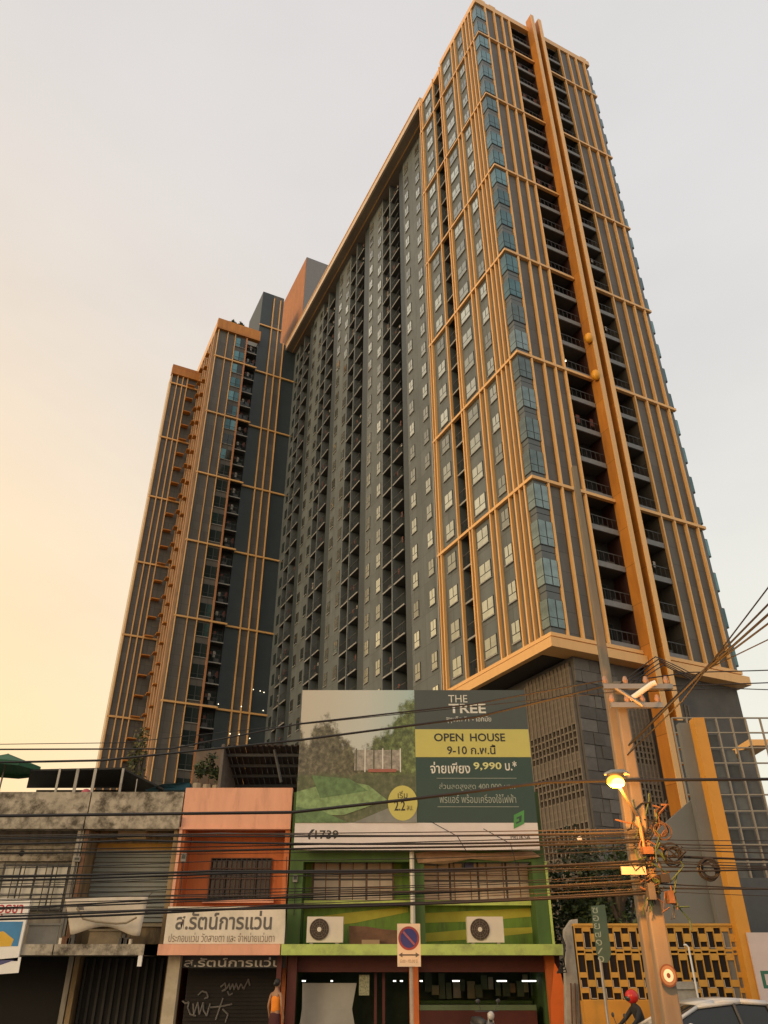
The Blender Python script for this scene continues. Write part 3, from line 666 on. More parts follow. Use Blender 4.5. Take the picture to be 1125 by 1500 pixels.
# ---- air conditioners on the canopy
def aircon(px, label):
    x0 = xx(px - 24, 1370, 25.6); t = thing('air_conditioner', label, 'air conditioner', (x0, 25.6, zc1), 0, 'air conditioners on the green canopy')
    w, h = 1.07, 0.72; mw = mat('ac_cream', (0.60, 0.54, 0.45), 0.5, var=0.06)
    MB().box(0, 0, 0.05, w, 0.36, h).build('casing', mw, t)
    c = MB(); c.tube([(0.37, -0.012, 0.385), (0.37, 0.02, 0.385)], 0.285, 24); c.build('fan_opening', mat('ac_dark', (0.05, 0.035, 0.025), 0.6), t)
    g = MB()
    for r_ in (0.1, 0.16, 0.22, 0.28):
        ring = [(0.37 + r_ * math.cos(a * math.pi / 12), -0.03, 0.385 + r_ * math.sin(a * math.pi / 12)) for a in range(25)]
        g.tube(ring, 0.007, 4, cap=False)
    for a in range(12): g.tube([(0.37, -0.03, 0.385), (0.37 + 0.28 * math.cos(a * math.pi / 6), -0.03, 0.385 + 0.28 * math.sin(a * math.pi / 6))], 0.006, 4)
    g.build('fan_guard', mat('ac_guard', (0.16, 0.12, 0.09), 0.6), t)
    MB().tube([(0.37, -0.05, 0.385), (0.37, 0.0, 0.385)], 0.065, 12).build('fan_hub', mw, t)
    for x in (0.1, 0.85): MB().box(x, 0.03, 0, x + 0.1, 0.33, 0.05).build('foot', M_steel, t)
    return t
aircon(473, 'cream outdoor air conditioner on the canopy left of the brown board')
aircon(709, 'cream outdoor air conditioner on the canopy right of the no parking sign')
t = MB().prism([at(511, 1356, 25.9), at(536, 1357, 25.9), at(560, 1361, 25.9), at(598, 1364, 25.9), at(598, 1384, 25.9), at(512, 1384, 25.9)], (0, 0.05, 0)).build('brown_board', M_rust)
tag(t, 'bent rusty brown sheet leaning on the green canopy', 'metal sheet')
tag(box('flat_carton', (xx(530, 1378, 25.7), 25.6, zc1), (xx(556, 1378, 25.7), 25.85, zc1 + 0.12), mat('carton', (0.3, 0.2, 0.12), 0.9)), 'small flat carton lying in front of the rusty sheet', 'carton')
# junk hung over the right window
t = thing('awning_rag', 'sagging brown awning cloth over the right green window', 'awning')
rg = MB(); pts = [(608,1250),(640,1246),(700,1250),(780,1247),(792,1255),(740,1262),(690,1258),(650,1266),(612,1264)]
rg.prism([at(px, py, 25.95 + 0.1 * (i % 2)) for i, (px, py) in enumerate(pts)], (0, 0.05, 0)); rg.build('cloth', mat('rag', (0.30, 0.19, 0.11), 0.9, var=0.3), t)
tag(box('blue_bundle', (xx(680, 1260, 26.4), 26.3, zz(1273, 26.4)), (xx(693, 1260, 26.4), 26.5, zz(1247, 26.4)), mat('bundle_blue', (0.05, 0.05, 0.10), 0.9, var=0.3)), 'dark blue bundle hung on the right window grille', 'bundle')

# ---- eyeglass shop signs
YS = 25.42
t = thing('eyeglass_sign', 'cream signboard with grey Thai lettering leaning on the salmon canopy', 'sign')
sx0, sx1 = xx(239, 1384, YS), xx(416, 1384, YS)
zs0, zs1 = zc1 + 0.01, zz(1328, YS)
MB().box(sx0, YS, zs0, sx1, YS + 0.06, zs1).build('board', M_sign, t)
lettering('lettering', 'ส.รัตน์การแว่น', xx(257, 1355, YS), xx(398, 1355, YS), zz(1362, YS), zz(1334, YS), YS - 0.006, M_ink, t, 0.022)
lettering('lettering', 'ประกอบแว่น วัดสายตา และ จำหน่ายแว่นตา', xx(247, 1375, YS), xx(402, 1375, YS), zz(1380, YS), zz(1366, YS), YS - 0.006, mat('ink_brown', (0.20, 0.15, 0.10), 0.7), t)
for x in (sx0 + 0.2, sx1 - 0.2): MB().tube([(x, YS + 0.08, zs1 - 0.1), (x, YW - 0.02, zs1 - 0.1)], 0.02, 5).build('stay', M_steel, t)
t = thing('fascia_sign', 'dark strip sign with pale Thai letters under the salmon canopy', 'sign')
zf1 = zc0 - 0.01; zf0 = zz(1418, 26.0)
MB().box(xx(264, 1410, 26.0), 26.0, zf0, xx(418, 1410, 26.0), 26.05, zf1).build('board', mat('strip_dark', (0.03, 0.03, 0.03), 0.6), t)
lettering('lettering', 'ส.รัตน์การแว่น', xx(270, 1410, 26.0), xx(412, 1410, 26.0), zf0 + 0.03, zf1 - 0.03, 25.994, mat('strip_letters', (0.55, 0.53, 0.48), 0.6), t, 0.01)

# ---- banners on the left
YB = 25.2
t = thing('sagging_banner', 'off-white cloth banner sagging between two ropes on the tan shophouse', 'banner')
def cloth(corners_top, corners_bot, nx, nz, sag):
    b = MB()
    for j in range(nz + 1):
        for i in range(nx + 1):
            s_, r_ = i / nx, j / nz
            p = corners_top[0].lerp(corners_top[1], s_).lerp(corners_bot[0].lerp(corners_bot[1], s_), r_)
            p.z += sag * max(0, math.sin(math.pi * (s_ * 1.1 - 0.02))) ** 1.4 * r_ ** 1.6
            p.y += 0.035 * math.sin(s_ * 9 + r_ * 3) * r_
            b.v.append(tuple(p))
    for j in range(nz):
        for i in range(nx):
            q = j * (nx + 1) + i; b.f.append((q, q + nx + 1, q + nx + 2, q + 1)); b.m.append(0)
    return b
cb = cloth((at(95, 1315, YB), at(217, 1313, YB)), (at(103, 1369, YB), at(205, 1371, YB)), 18, 7, 0.22)
o = cb.build('cloth', mat('banner_cloth', (0.50, 0.45, 0.37), 0.85, var=0.12, scale=2.0, dirt=(0.32, 0.27, 0.2), dirt_amt=0.5), t, True)
md = o.modifiers.new('thickness', 'SOLIDIFY'); md.thickness = 0.012
MB().tube([at(113, 1330, YB - .25), at(122, 1346, YB - .25), at(140, 1350, YB - .25), at(170, 1353, YB - .25), at(185, 1352, YB - .25), at(200, 1344, YB - .25)], 0.03, 5).build('fold', mat('fold_dark', (0.22, 0.18, 0.12), 0.9), t)
MB().prism([at(113, 1327, YB - .2), at(122, 1327, YB - .2), at(123, 1333, YB - .2), at(112, 1333, YB - .2)], (0, 0.02, 0)).build('printed_mark', M_ink, t)
for a, b_ in (((95, 1315), (90, 1309)), ((217, 1313), (223, 1308))): MB().tube([at(*a, YB), at(*b_, YB + 0.7)], 0.012, 4).build('rope', M_black, t)
t = thing('clinic_sign', 'white and blue sign with red Thai letters at the left edge', 'sign')
zs0, zs1 = zz(1408, YB), zz(1316, YB); xs0, xs1 = xx(-60, 1350, YB), xx(38, 1350, YB)
MB().box(xs0, YB, zs0, xs1, YB + 0.08, zs1).build('board', M_white, t)
MB().box(xs0, YB - 0.006, zz(1386, YB), xs1 - 0.08, YB - 0.001, zz(1350, YB)).build('blue_print', mat('print_blue', (0.03, 0.19, 0.40), 0.5), t)
lettering('lettering', 'คลินิกอวุธชา', xx(-55, 1330, YB), xx(34, 1330, YB), zz(1343, YB), zz(1322, YB), YB - 0.006, mat('print_red', (0.42, 0.03, 0.04), 0.6), t, 0.015)
MB().prism([at(-40, 1372, YB - .008), at(5, 1364, YB - .008), at(20, 1376, YB - .008), at(16, 1386, YB - .008), at(-40, 1388, YB - .008)], (0, 0.004, 0)).build('yellow_print', mat('print_yellow', (0.60, 0.36, 0.03), 0.5), t)
t = thing('lower_banner', 'small white and dark blue banner hanging below the canopy at the left edge', 'banner')
MB().prism([at(-30, 1408, YB), at(31, 1402, YB), at(27, 1425, YB), at(-30, 1429, YB)], (0, 0.015, 0)).build('cloth', M_white, t)
MB().prism([at(-30, 1408, YB - .008), at(22, 1406, YB - .008), at(-30, 1424, YB - .008)], (0, 0.004, 0)).build('blue_print', mat('print_navy', (0.06, 0.06, 0.16), 0.6), t)
# things on the left canopies
def crate(px0, px1, py0, py1, Y, m, label, name='storage_box', cat='box'):
    a, b_ = xx(px0, py1, Y), xx(px1, py1, Y); h = zz(py0, Y) - zz(py1, Y)
    t = thing(name, label, cat, (a, Y, zc1 + 0.005))
    MB().box(0, 0, 0, b_ - a, 0.5, h - 0.05).build('body', m, t); MB().box(-0.03, -0.03, h - 0.05, b_ - a + 0.03, 0.53, h).build('lid', m, t)
crate(38, 83, 1347, 1378, 26.0, mat('box_grey', (0.30, 0.28, 0.24), 0.8, var=0.15), 'large grey box on the canopy below the barred window')
crate(128, 175, 1362, 1385, 26.2, mat('box_tan', (0.24, 0.19, 0.12), 0.8, var=0.25), 'brown storage box on the tan canopy below the sagging banner')
rr = random.Random(4)
for i in range(9):
    a = at(86 + i * 4 - (i > 4) * 10 + (i > 4) * 78, 1383, 25.5); h = rr.uniform(0.12, 0.3)
    tag(box('canopy_junk', (a.x, 25.45, zc1 + 0.004), (a.x + rr.uniform(0.08, 0.14), 25.6, zc1 + h), rr.choice([M_rust, M_old2, M_frame, M_sign])), ORD[i] + ' piece of scrap from the left along the edge of the grey canopies', 'scrap', 'scrap along the tan canopy')

# ---- billboard
YBB = 25.6
BX0, BX1 = xx(430, 1245, YBB), xx(791, 1245, YBB); BZ0, BZ1 = zz(1245, YBB), zz(1011, YBB)
bb = thing('billboard', 'large green and white open house billboard raised over the green shophouse', 'billboard', (0, 0, 0))
MB().box(BX0, YBB, BZ0, BX1, YBB + 0.10, BZ1).build('board', mat('vinyl_white', (0.64, 0.59, 0.57), 0.5, var=0.07, scale=1.2, dirt=(0.5, 0.45, 0.42), dirt_amt=0.4), bb)
Wd, Hd = BX1 - BX0, BZ1 - BZ0
lay = [0]
def pr(name, pts, m, lvl=1):
    "flat print; pts in 0..1 across and 0..1 up the board"
    y = YBB - 0.003 * lvl
    return MB().poly([(BX0 + a * Wd, y, BZ0 + b_ * Hd) for a, b_ in pts]).build(name, m, bb)
def prr(name, a, b_, c, d, m, lvl=1): return pr(name, [(a, c), (b_, c), (b_, d), (a, d)], m, lvl)
M_bgreen = mat('print_dark_green', (0.022, 0.055, 0.045), 0.45, var=0.05)
M_bgrey = mat('print_dark_grey', (0.055, 0.068, 0.062), 0.45, var=0.05)
M_byel = mat('print_lime', (0.50, 0.46, 0.12), 0.45, var=0.04)
M_bw = mat('print_white', (0.62, 0.62, 0.56), 0.5)
M_bdark = mat('print_near_black', (0.02, 0.022, 0.02), 0.5)
def garden_print():
    "printed garden photograph: pale sky, a ragged line of trees, grass; flat ink only"
    m = bpy.data.materials.new('print_garden'); m.use_nodes = True; t = m.node_tree; p = t.nodes['Principled BSDF']; p.inputs['Roughness'].default_value = 0.5
    nn, ll = t.nodes.new, t.links.new
    tcn = nn('ShaderNodeTexCoord'); sp = nn('ShaderNodeSeparateXYZ'); ll(tcn.outputs['Generated'], sp.inputs[0])
    def noise(sc, det=10, ro=0.65):
        q = nn('ShaderNodeTexNoise'); q.inputs['Scale'].default_value = sc; q.inputs['Detail'].default_value = det; q.inputs['Roughness'].default_value = ro; ll(tcn.outputs['Generated'], q.inputs['Vector']); return q.outputs[0]
    def math_(op, a, b):
        q = nn('ShaderNodeMath'); q.operation = op
        for k, x in enumerate((a, b)):
            if isinstance(x, float): q.inputs[k].default_value = x
            else: ll(x, q.inputs[k])
        return q.outputs[0]
    def ramp(inp, stops, interp='LINEAR'):
        q = nn('ShaderNodeValToRGB'); q.color_ramp.interpolation = interp; e = q.color_ramp.elements
        while len(e) < len(stops): e.new(0.5)
        for k, (x, c) in enumerate(stops): e[k].position = x; e[k].color = (*c, 1) if isinstance(c, tuple) else (c, c, c, 1)
        ll(inp, q.inputs[0]); return q.outputs[0]
    def mix(f, a, b):
        q = nn('ShaderNodeMix'); q.data_type = 'RGBA'; ll(f, q.inputs[0]); ll(a, q.inputs[6]); ll(b, q.inputs[7]); return q.outputs[2]
    def mr(inp, a, b):
        q = nn('ShaderNodeMapRange'); q.inputs[1].default_value = a; q.inputs[2].default_value = b; ll(inp, q.inputs[0]); return q.outputs[0]
    sky_ = ramp(sp.outputs[0], ((0.0, (0.50, 0.47, 0.39)), (0.55, (0.50, 0.53, 0.49)), (1.0, (0.36, 0.50, 0.50))))
    prof = ramp(sp.outputs[0], ((0.0, 0.74), (0.06, 0.60), (0.15, 0.74), (0.22, 0.80), (0.30, 0.72), (0.40, 0.64), (0.50, 0.52), (0.60, 0.54), (0.68, 0.68), (0.78, 0.74), (0.88, 0.88), (1.0, 0.97)), 'EASE')
    edge = math_('ADD', prof, math_('MULTIPLY', math_('SUBTRACT', noise(9.0, 12, 0.75), 0.5), 0.55))
    tm = mr(math_('SUBTRACT', edge, sp.outputs[2]), 0.0, 0.07)
    hue = ramp(sp.outputs[0], ((0.0, (0.13, 0.12, 0.085)), (0.5, (0.11, 0.105, 0.06)), (0.75, (0.10, 0.135, 0.045)), (1.0, (0.13, 0.17, 0.06))))
    fo = ramp(noise(22.0, 8, 0.7), ((0.32, 0.25), (0.5, 0.85), (0.68, 2.0)))
    q = nn('ShaderNodeVectorMath'); q.operation = 'MULTIPLY'; ll(hue, q.inputs[0]); ll(fo, q.inputs[1])
    col = mix(tm, sky_, q.outputs[0])
    gr = ramp(noise(16.0, 10, 0.7), ((0.3, (0.035, 0.05, 0.022)), (0.5, (0.09, 0.105, 0.05)), (0.7, (0.17, 0.18, 0.10))))
    gm2 = mr(math_('SUBTRACT', math_('ADD', math_('MULTIPLY', math_('SUBTRACT', noise(6.0), 0.5), 0.10), 0.36), sp.outputs[2]), 0.0, 0.03)
    ll(mix(gm2, col, gr), p.inputs['Base Color']); return m
prr('picture', 0.0, 0.503, 0.155, 1.0, garden_print(), 1)
mt2 = mat('print_tree_dark', (0.075, 0.085, 0.055), 0.5, var=0.5, scale=6)
prr('picture_pavilion', 0.24, 0.44, 0.47, 0.60, mat('print_pavilion', (0.28, 0.26, 0.22), 0.5, var=0.6, scale=7), 6)
for k in range(6): prr('picture_column', 0.245 + k * 0.038, 0.250 + k * 0.038, 0.46, 0.61, M_bw if k % 2 else mt2, 7)
prr('picture_bench', 0.30, 0.42, 0.46, 0.48, mat('print_red_bench', (0.30, 0.10, 0.07), 0.5), 8)
M_lawn = mat('print_lawn', (0.19, 0.29, 0.12), 0.5, var=0.5, scale=5); M_lawn2 = mat('print_lawn_dark', (0.10, 0.18, 0.07), 0.5, var=0.5, scale=5)
pr('picture_lawn', [(0.0, 0.20), (0.20, 0.20), (0.38, 0.29), (0.30, 0.38), (0.18, 0.41), (0.0, 0.34)], M_lawn, 8)
pr('picture_lawn', [(0.0, 0.155), (0.22, 0.155), (0.10, 0.23), (0.0, 0.25)], M_lawn2, 9)
pr('picture_lawn', [(0.10, 0.30), (0.30, 0.345), (0.22, 0.42), (0.06, 0.44)], M_lawn2, 9)
pr('picture_path', [(0.24, 0.155), (0.503, 0.155), (0.503, 0.24), (0.40, 0.25)], mat('print_path', (0.20, 0.21, 0.19), 0.5, var=0.2), 9)
# right panel and lettering
prr('dark_panel', 0.503, 1.0, 0.155, 1.0, M_bgreen, 1); prr('dark_panel', 0.503, 1.0, 0.735, 1.0, M_bgrey, 2)
prr('lime_band', 0.503, 1.0, 0.555, 0.735, M_byel, 3)
def bt(body, a, b_, c, d, m, bold=0.0, lvl=5): lettering('lettering', body, BX0 + a * Wd, BX0 + b_ * Wd, BZ0 + c * Hd, BZ0 + d * Hd, YBB - 0.003 * lvl, m, bb, bold)
bt('THE', 0.655, 0.74, 0.915, 0.965, M_bw); bt('TREE', 0.655, 0.82, 0.842, 0.905, M_bw, 0.02)
bt('สุขุมวิท 71 - เอกมัย', 0.64, 0.84, 0.775, 0.822, M_bw)
bt('OPEN', 0.585, 0.713, 0.655, 0.708, M_bdark, 0.018); bt('HOUSE', 0.742, 0.895, 0.655, 0.708, M_bdark, 0.018); bt('9-10 ก.พ.นี้', 0.64, 0.85, 0.572, 0.635, M_bdark, 0.015)
bt('จ่ายเพียง', 0.565, 0.735, 0.452, 0.525, M_bw, 0.015); bt('9,990', 0.75, 0.87, 0.470, 0.522, mat('print_pale_lime', (0.55, 0.56, 0.25), 0.5), 0.022); bt('บ.*', 0.885, 0.935, 0.470, 0.530, M_bw, 0.015)
M_bg2 = mat('print_dim_white', (0.30, 0.34, 0.29), 0.5)
prr('rule', 0.59, 0.93, 0.421, 0.424, M_bg2, 4); bt('ส่วนลดสูงสุด 400,000 บาท', 0.60, 0.92, 0.345, 0.395, M_bg2); bt('ฟรีแอร์ พร้อมเครื่องใช้ไฟฟ้า', 0.60, 0.92, 0.272, 0.325, M_bg2); prr('rule', 0.59, 0.93, 0.248, 0.251, M_bg2, 4)
pr('lime_disc', [(0.445 + 0.062 * math.cos(k * math.pi / 16), 0.272 + 0.105 * math.sin(k * math.pi / 16)) for k in range(32)], M_byel, 11)
bt('เริ่ม', 0.425, 0.465, 0.300, 0.345, M_bdark, 0.0, 13); bt('2.2', 0.41, 0.455, 0.225, 0.285, M_bdark, 0.015, 13); bt('ลบ.', 0.462, 0.488, 0.228, 0.255, M_bdark, 0.0, 13)
prr('white_strip', 0.0, 1.0, 0.0, 0.155, mat('vinyl_white', (0.5, 0.47, 0.46)), 2)
pr('white_strip', [(0.0, 0.0), (0.03, 0.0), (0.03, 0.10), (0.012, 0.10)], mat('vinyl_white', (0.5, 0.47, 0.46)), 3)
bt('1739', 0.085, 0.18, 0.062, 0.112, M_bdark, 0.012)
pr('phone_mark', [(0.058, 0.062), (0.066, 0.058), (0.064, 0.085), (0.078, 0.108), (0.082, 0.118), (0.070, 0.116), (0.056, 0.090)], M_bdark, 5)
prr('rule', 0.06, 0.13, 0.035, 0.040, M_bdark, 4)
gm_ = mat('print_logo_green', (0.06, 0.25, 0.06), 0.5)
pr('logo', [(0.90, 0.12), (0.945, 0.15), (0.95, 0.23), (0.905, 0.20)], gm_, 6); pr('logo', [(0.912, 0.148), (0.934, 0.162), (0.938, 0.20), (0.916, 0.186)], M_bgreen, 7); pr('logo', [(0.905, 0.155), (0.925, 0.165), (0.925, 0.18), (0.905, 0.172)], gm_, 8)
bt('PRUKSA', 0.885, 0.965, 0.060, 0.085, M_bdark)
# steel frame behind
for a in (0.06, 0.28, 0.5, 0.72, 0.94):
    x = BX0 + a * Wd; seg(bb, 'frame_post', x - 0.05, x + 0.05, YBB + 0.11, YBB + 0.21, zl + 0.34 if False else BZ0 + 0.0, BZ1 - 0.05, M_steel)
    MB().tube([(x, YBB + 0.2, BZ1 - 0.6), (x, YBB + 2.6, 6.8)], 0.045, 5).build('brace', M_steel, bb)
for z in (BZ0 + 1.75, BZ0 + 3.2, BZ0 + 4.6): seg(bb, 'frame_rail', BX0 + 0.1, BX1 - 0.1, YBB + 0.212, YBB + 0.28, z, z + 0.08, M_steel)

# ---- roof tops
t = thing('roof_awning', 'low black awning on thin pale posts over the left shophouse roofs', 'awning')
YA = 27.2; ya2 = 30.0
aw = MB(); za = zz(1125, YA)
P = [at(45, 1127, YA), at(180, 1124, YA), at(241, 1155, YA + 0.4), Vector((xx(235, 1150, ya2 + 1), ya2 + 1, za - 0.8)), Vector((xx(180, 1125, ya2 + 1), ya2 + 1, za + 0.15)), Vector((xx(45, 1127, ya2 + 1), ya2 + 1, za + 0.15))]
aw.poly([P[0], P[1], P[4], P[5]]); aw.poly([P[1], P[2], P[3], P[4]])
o = aw.build('sheet', mat('black_sheet', (0.016, 0.017, 0.017), 0.8, var=0.3), t); md = o.modifiers.new('thickness', 'SOLIDIFY'); md.thickness = 0.06
seg(t, 'rear_screen', xx(45, 1127, ya2), xx(238, 1127, ya2) , ya2 + 0.9, ya2 + 0.95, zl + 0.34, za, mat('black_net', (0.014, 0.018, 0.016), 0.9, var=0.3))
for px, px2 in ((84, 88), (110, 115), (136, 141), (177, 181), (201, 203)):
    seg(t, 'post', xx(px, 1140, YA), xx(px2, 1140, YA) - 0.02, YA - 0.03, YA + 0.02, zl + 0.34, za - 0.02 - (0.35 if px > 190 else 0), M_conc if px in (110, 177) else M_steel)
t = thing('roof_parasol', 'green parasol open on the roof at the left edge', 'parasol', (xx(8, 1120, 27.6), 27.6, zl + 0.34))
hp = zz(1104, 27.6) - (zl + 0.34); pm = MB()
for k in range(8):
    a, b_ = k * math.pi / 4, (k + 1) * math.pi / 4; r_ = 1.25
    pm.poly([(0, 0, hp), (r_ * math.cos(a), r_ * math.sin(a), hp - 0.45), (r_ * math.cos(b_), r_ * math.sin(b_), hp - 0.45)])
    pm.poly([(r_ * math.cos(a), r_ * math.sin(a), hp - 0.45), (r_ * math.cos(b_), r_ * math.sin(b_), hp - 0.45), (r_ * math.cos(b_), r_ * math.sin(b_), hp - 0.6), (r_ * math.cos(a), r_ * math.sin(a), hp - 0.6)])
o = pm.build('canopy', mat('parasol_green', (0.02, 0.10, 0.045), 0.7, var=0.2), t); md = o.modifiers.new('thickness', 'SOLIDIFY'); md.thickness = 0.012
MB().tube([(0, 0, 0), (0, 0, hp)], 0.03, 6).build('pole', M_steel, t)
tag(MB().ball((xx(128, 1150, 26.9), 26.9, zt + 0.02), 0.2, 0.18, 0.26).build('pink_bundle', mat('bundle_pink', (0.45, 0.10, 0.12), 0.9, var=0.3), None, True), 'pink bundle behind the grey parapet under the black awning', 'bundle')
t = MB().prism([at(212, 1157, 27.5), at(240, 1148, 27.5), at(278, 1146, 28.5), at(279, 1157, 28.5)], (0, 0.3, 0.0)).build('blue_tarp', mat('tarp_blue', (0.02, 0.10, 0.14), 0.6, var=0.2)); tag(t, 'blue tarpaulin bundled on the roof right of the black awning', 'tarpaulin')
# rusty lean-to on the orange roof
t = thing('roof_shed', 'dark rusty corrugated lean-to on the salmon shophouse roof', 'shed')
ys0, ys1 = 27.3, 31.0
x0, x1 = xx(326, 1120, ys0), xx(437, 1120, ys0); zr = zz(1092, ys0)
cor = MB(); n = 26
for i in range(n):
    a = x0 + (x1 - x0) * i / n; b_ = x0 + (x1 - x0) * (i + 1) / n
    dz = 0.035 if i % 2 else 0
    cor.box(a, ys0, zr - 0.03 + dz, b_, ys0 + 0.03, zr + dz); cor.poly([(a, ys0 + 0.03, zr + dz), (b_, ys0 + 0.03, zr + dz), (b_, ys1, zr - 1.0 + dz), (a, ys1, zr - 1.0 + dz)])
M_shed = mat('shed_rust', (0.05, 0.032, 0.024), 0.85, var=0.4, scale=3, dirt=(0.03, 0.025, 0.022))
o = cor.build('corrugated_roof', M_shed, t); md = o.modifiers.new('thickness', 'SOLIDIFY'); md.thickness = 0.01
for k in range(5): seg(t, 'purlin', x0, x1, ys0 + 0.5 + k * 0.75, ys0 + 0.58 + k * 0.75, zr - 0.26 - k * 0.2, zr - 0.16 - k * 0.2, M_frame)
seg(t, 'back_wall', x0, x1, ys1, ys1 + 0.1, zl + 0.34, zr - 1.0, M_shed)
seg(t, 'side_wall', x0 - 0.1, x0, ys0, ys1, zl + 0.34, zr + 0.05, mat('old_wall_dark', (0.14, 0.12, 0.10), 0.9, var=0.3, dirt=(0.06, 0.05, 0.04)))
MB().tube([at(402, 1098, ys0 + 0.2), at(412, 1146, ys0 + 0.2)], 0.05, 5).build('strut', M_frame, t)
# wall and pots beside it
seg_w = tag(box('roof_wall', (xx(286, 1110, 29.5), 29.5, zl + 0.34), (xx(326, 1110, 29.5) - 0.05, 29.65, zz(1098, 29.5)), mat('roof_wall_brown', (0.15, 0.11, 0.08), 0.9, var=0.3, dirt=(0.08, 0.06, 0.05))), 'brown stained wall on the roof left of the rusty lean-to', 'wall')
M_leaf = [mat('leaf_a', (0.035, 0.060, 0.018), 0.6, var=0.3), mat('leaf_b', (0.055, 0.080, 0.025), 0.6, var=0.3), mat('leaf_c', (0.022, 0.040, 0.015), 0.6, var=0.3)]
rpt = random.Random(9)
for i, (px, py, h, lb) in enumerate(((290, 1148, 0.7, 'potted shrub on the roof nearest the blue tarpaulin'), (304, 1150, 1.05, 'tallest potted shrub on the roof beside the brown wall'), (318, 1151, 0.6, 'small potted shrub on the roof next to the rusty lean-to'))):
    p = at(px, py, 28.3); t = thing('potted_plant', lb, 'plant', (p.x, 28.3, zl + 0.34), 0, 'potted plants on the roof')
    base = p.z - (zl + 0.34)
    MB().tube([(0, 0, 0), (0, 0, base)], [0.12, 0.18], 8).build('pot', mat('pot_clay', (0.32, 0.27, 0.20), 0.9), t)
    MB().tube([(0, 0, base), (0.03, 0, base + h)], 0.02, 5).build('stem', M_rust, t)
    lv = MB(); leaves(lv, (0.02, 0, base + h * 0.7), (0.28, 0.28, h * 0.6), 130, 0.09, (0, 1, 2)); lv.build('foliage', M_leaf, t)
# ---- trees and shrubs
def tree(label, base, h, crown, n, size, cz=0.7, group=None, name='leafy_tree', clumps=7, mats=None):
    t = thing(name, label, 'tree', base, 0, group); rt = random.Random(int(abs(base[0]) * 100) + int(h * 10))
    tr = MB(); tr.tube([(0, 0, 0), (0.05 * h * 0.2, 0, h * 0.35), (0, 0.05, h * 0.6), (0.1, 0, h * 0.9)], [0.035 * h, 0.026 * h, 0.02 * h, 0.006 * h], 8)
    lv = MB(); cl = []
    for k in range(clumps):
        a = rt.uniform(0, 6.28); rr_ = rt.uniform(0.2, 0.75)
        c = (crown[0] * rr_ * math.cos(a), crown[1] * rr_ * math.sin(a), h * cz + crown[2] * rt.uniform(-0.7, 0.75)); cl.append(c)
        tr.tube([(0, 0, h * rt.uniform(0.35, 0.6)), (c[0] * 0.5, c[1] * 0.5, (h * 0.5 + c[2]) / 2 + 0.05 * h), c], [0.014 * h, 0.01 * h, 0.004 * h], 5)
        s_ = rt.uniform(0.35, 0.6)
        leaves(lv, c, (crown[0] * s_, crown[1] * s_, crown[2] * s_), n // clumps, size, (0, 1, 2))
    tr.build('trunk', mat('bark', (0.10, 0.08, 0.06), 0.9, var=0.3), t); lv.build('crown', mats or M_leaf, t)
    return t
p = at(207, 1125, 38); tree('yellowish climber and small tree at the foot of the far wing behind the roofs', (p.x, 38, 0), 12.6, (0.9, 0.9, 1.5), 420, 0.11, 0.88, mats=[mat('leaf_y', (0.13, 0.11, 0.03), 0.7, var=0.3), mat('leaf_y2', (0.09, 0.085, 0.03), 0.7, var=0.3), M_leaf[1]])
for px, Y, h, cw, lb in ((858, 28.6, 6.0, 1.55, 'dark bushy tree between the green shop and the utility poles'), (905, 27.5, 6.2, 1.8, 'taller dark tree directly left of the utility poles'), (985, 25, 4.1, 1.1, 'dark green shrub right of the utility poles above the patterned wall'), (1060, 29, 3.6, 1.1, 'dark shrub at the right behind the gold pylon')):
    x = xx(px, 1320, Y); tree(lb, (x, Y, 0.1), h, (cw, cw, h * 0.36), 4200, 0.085, 0.60, 'trees behind the patterned wall', clumps=14)

# plants on the wing roof
for i, (x, lb) in enumerate(((-9.6, 'small dark shrub on the parapet of the far wing, left of two'), (-8.2, 'small dark shrub on the parapet of the far wing, right of two'))):
    P = Matrix.Rotation(AZ, 4, 'Z') @ Vector((x, 62.9, 97.0)) + Vector((10.2966, 44.0, 0))
    t = thing('roof_shrub', lb, 'plant', P, 0, 'shrubs on the wing roof')
    lv = MB(); leaves(lv, (0, 0, 1.0), (0.75, 0.75, 1.0), 160, 0.28, (0, 1, 2)); lv.build('foliage', M_leaf, t); MB().tube([(0, 0, 0), (0, 0, 1.0)], 0.12, 6).build('stem', MATS['bark'] if 'bark' in MATS else M_rust, t)
# small fittings on the shop fronts
M_meter = mat('meter_grey', (0.20, 0.19, 0.17), 0.6, var=0.2)
for px, py, w, h, lb in ((268, 1262, 0.16, 0.24, 'small grey meter box on the left edge of the salmon wall'), (432, 1292, 0.14, 0.2, 'small grey meter box on the left green pilaster'), (112, 1262, 0.2, 0.14, 'small grey junction box between the two grey shophouses')):
    p = at(px, py, 25.93); t = thing('meter_box', lb, 'meter', (p.x, 25.93, p.z), 0, 'meter boxes on the shopfronts')
    MB().box(-w / 2, 0, 0, w / 2, 0.09, h).build('casing', M_meter, t); MB().box(-w / 3, -0.012, h * 0.35, w / 3, -0.001, h * 0.8).build('dial_window', M_dglass, t); MB().tube([(0, 0.045, 0), (0.02, 0.05, -0.9)], 0.014, 5).build('conduit', M_black, t)

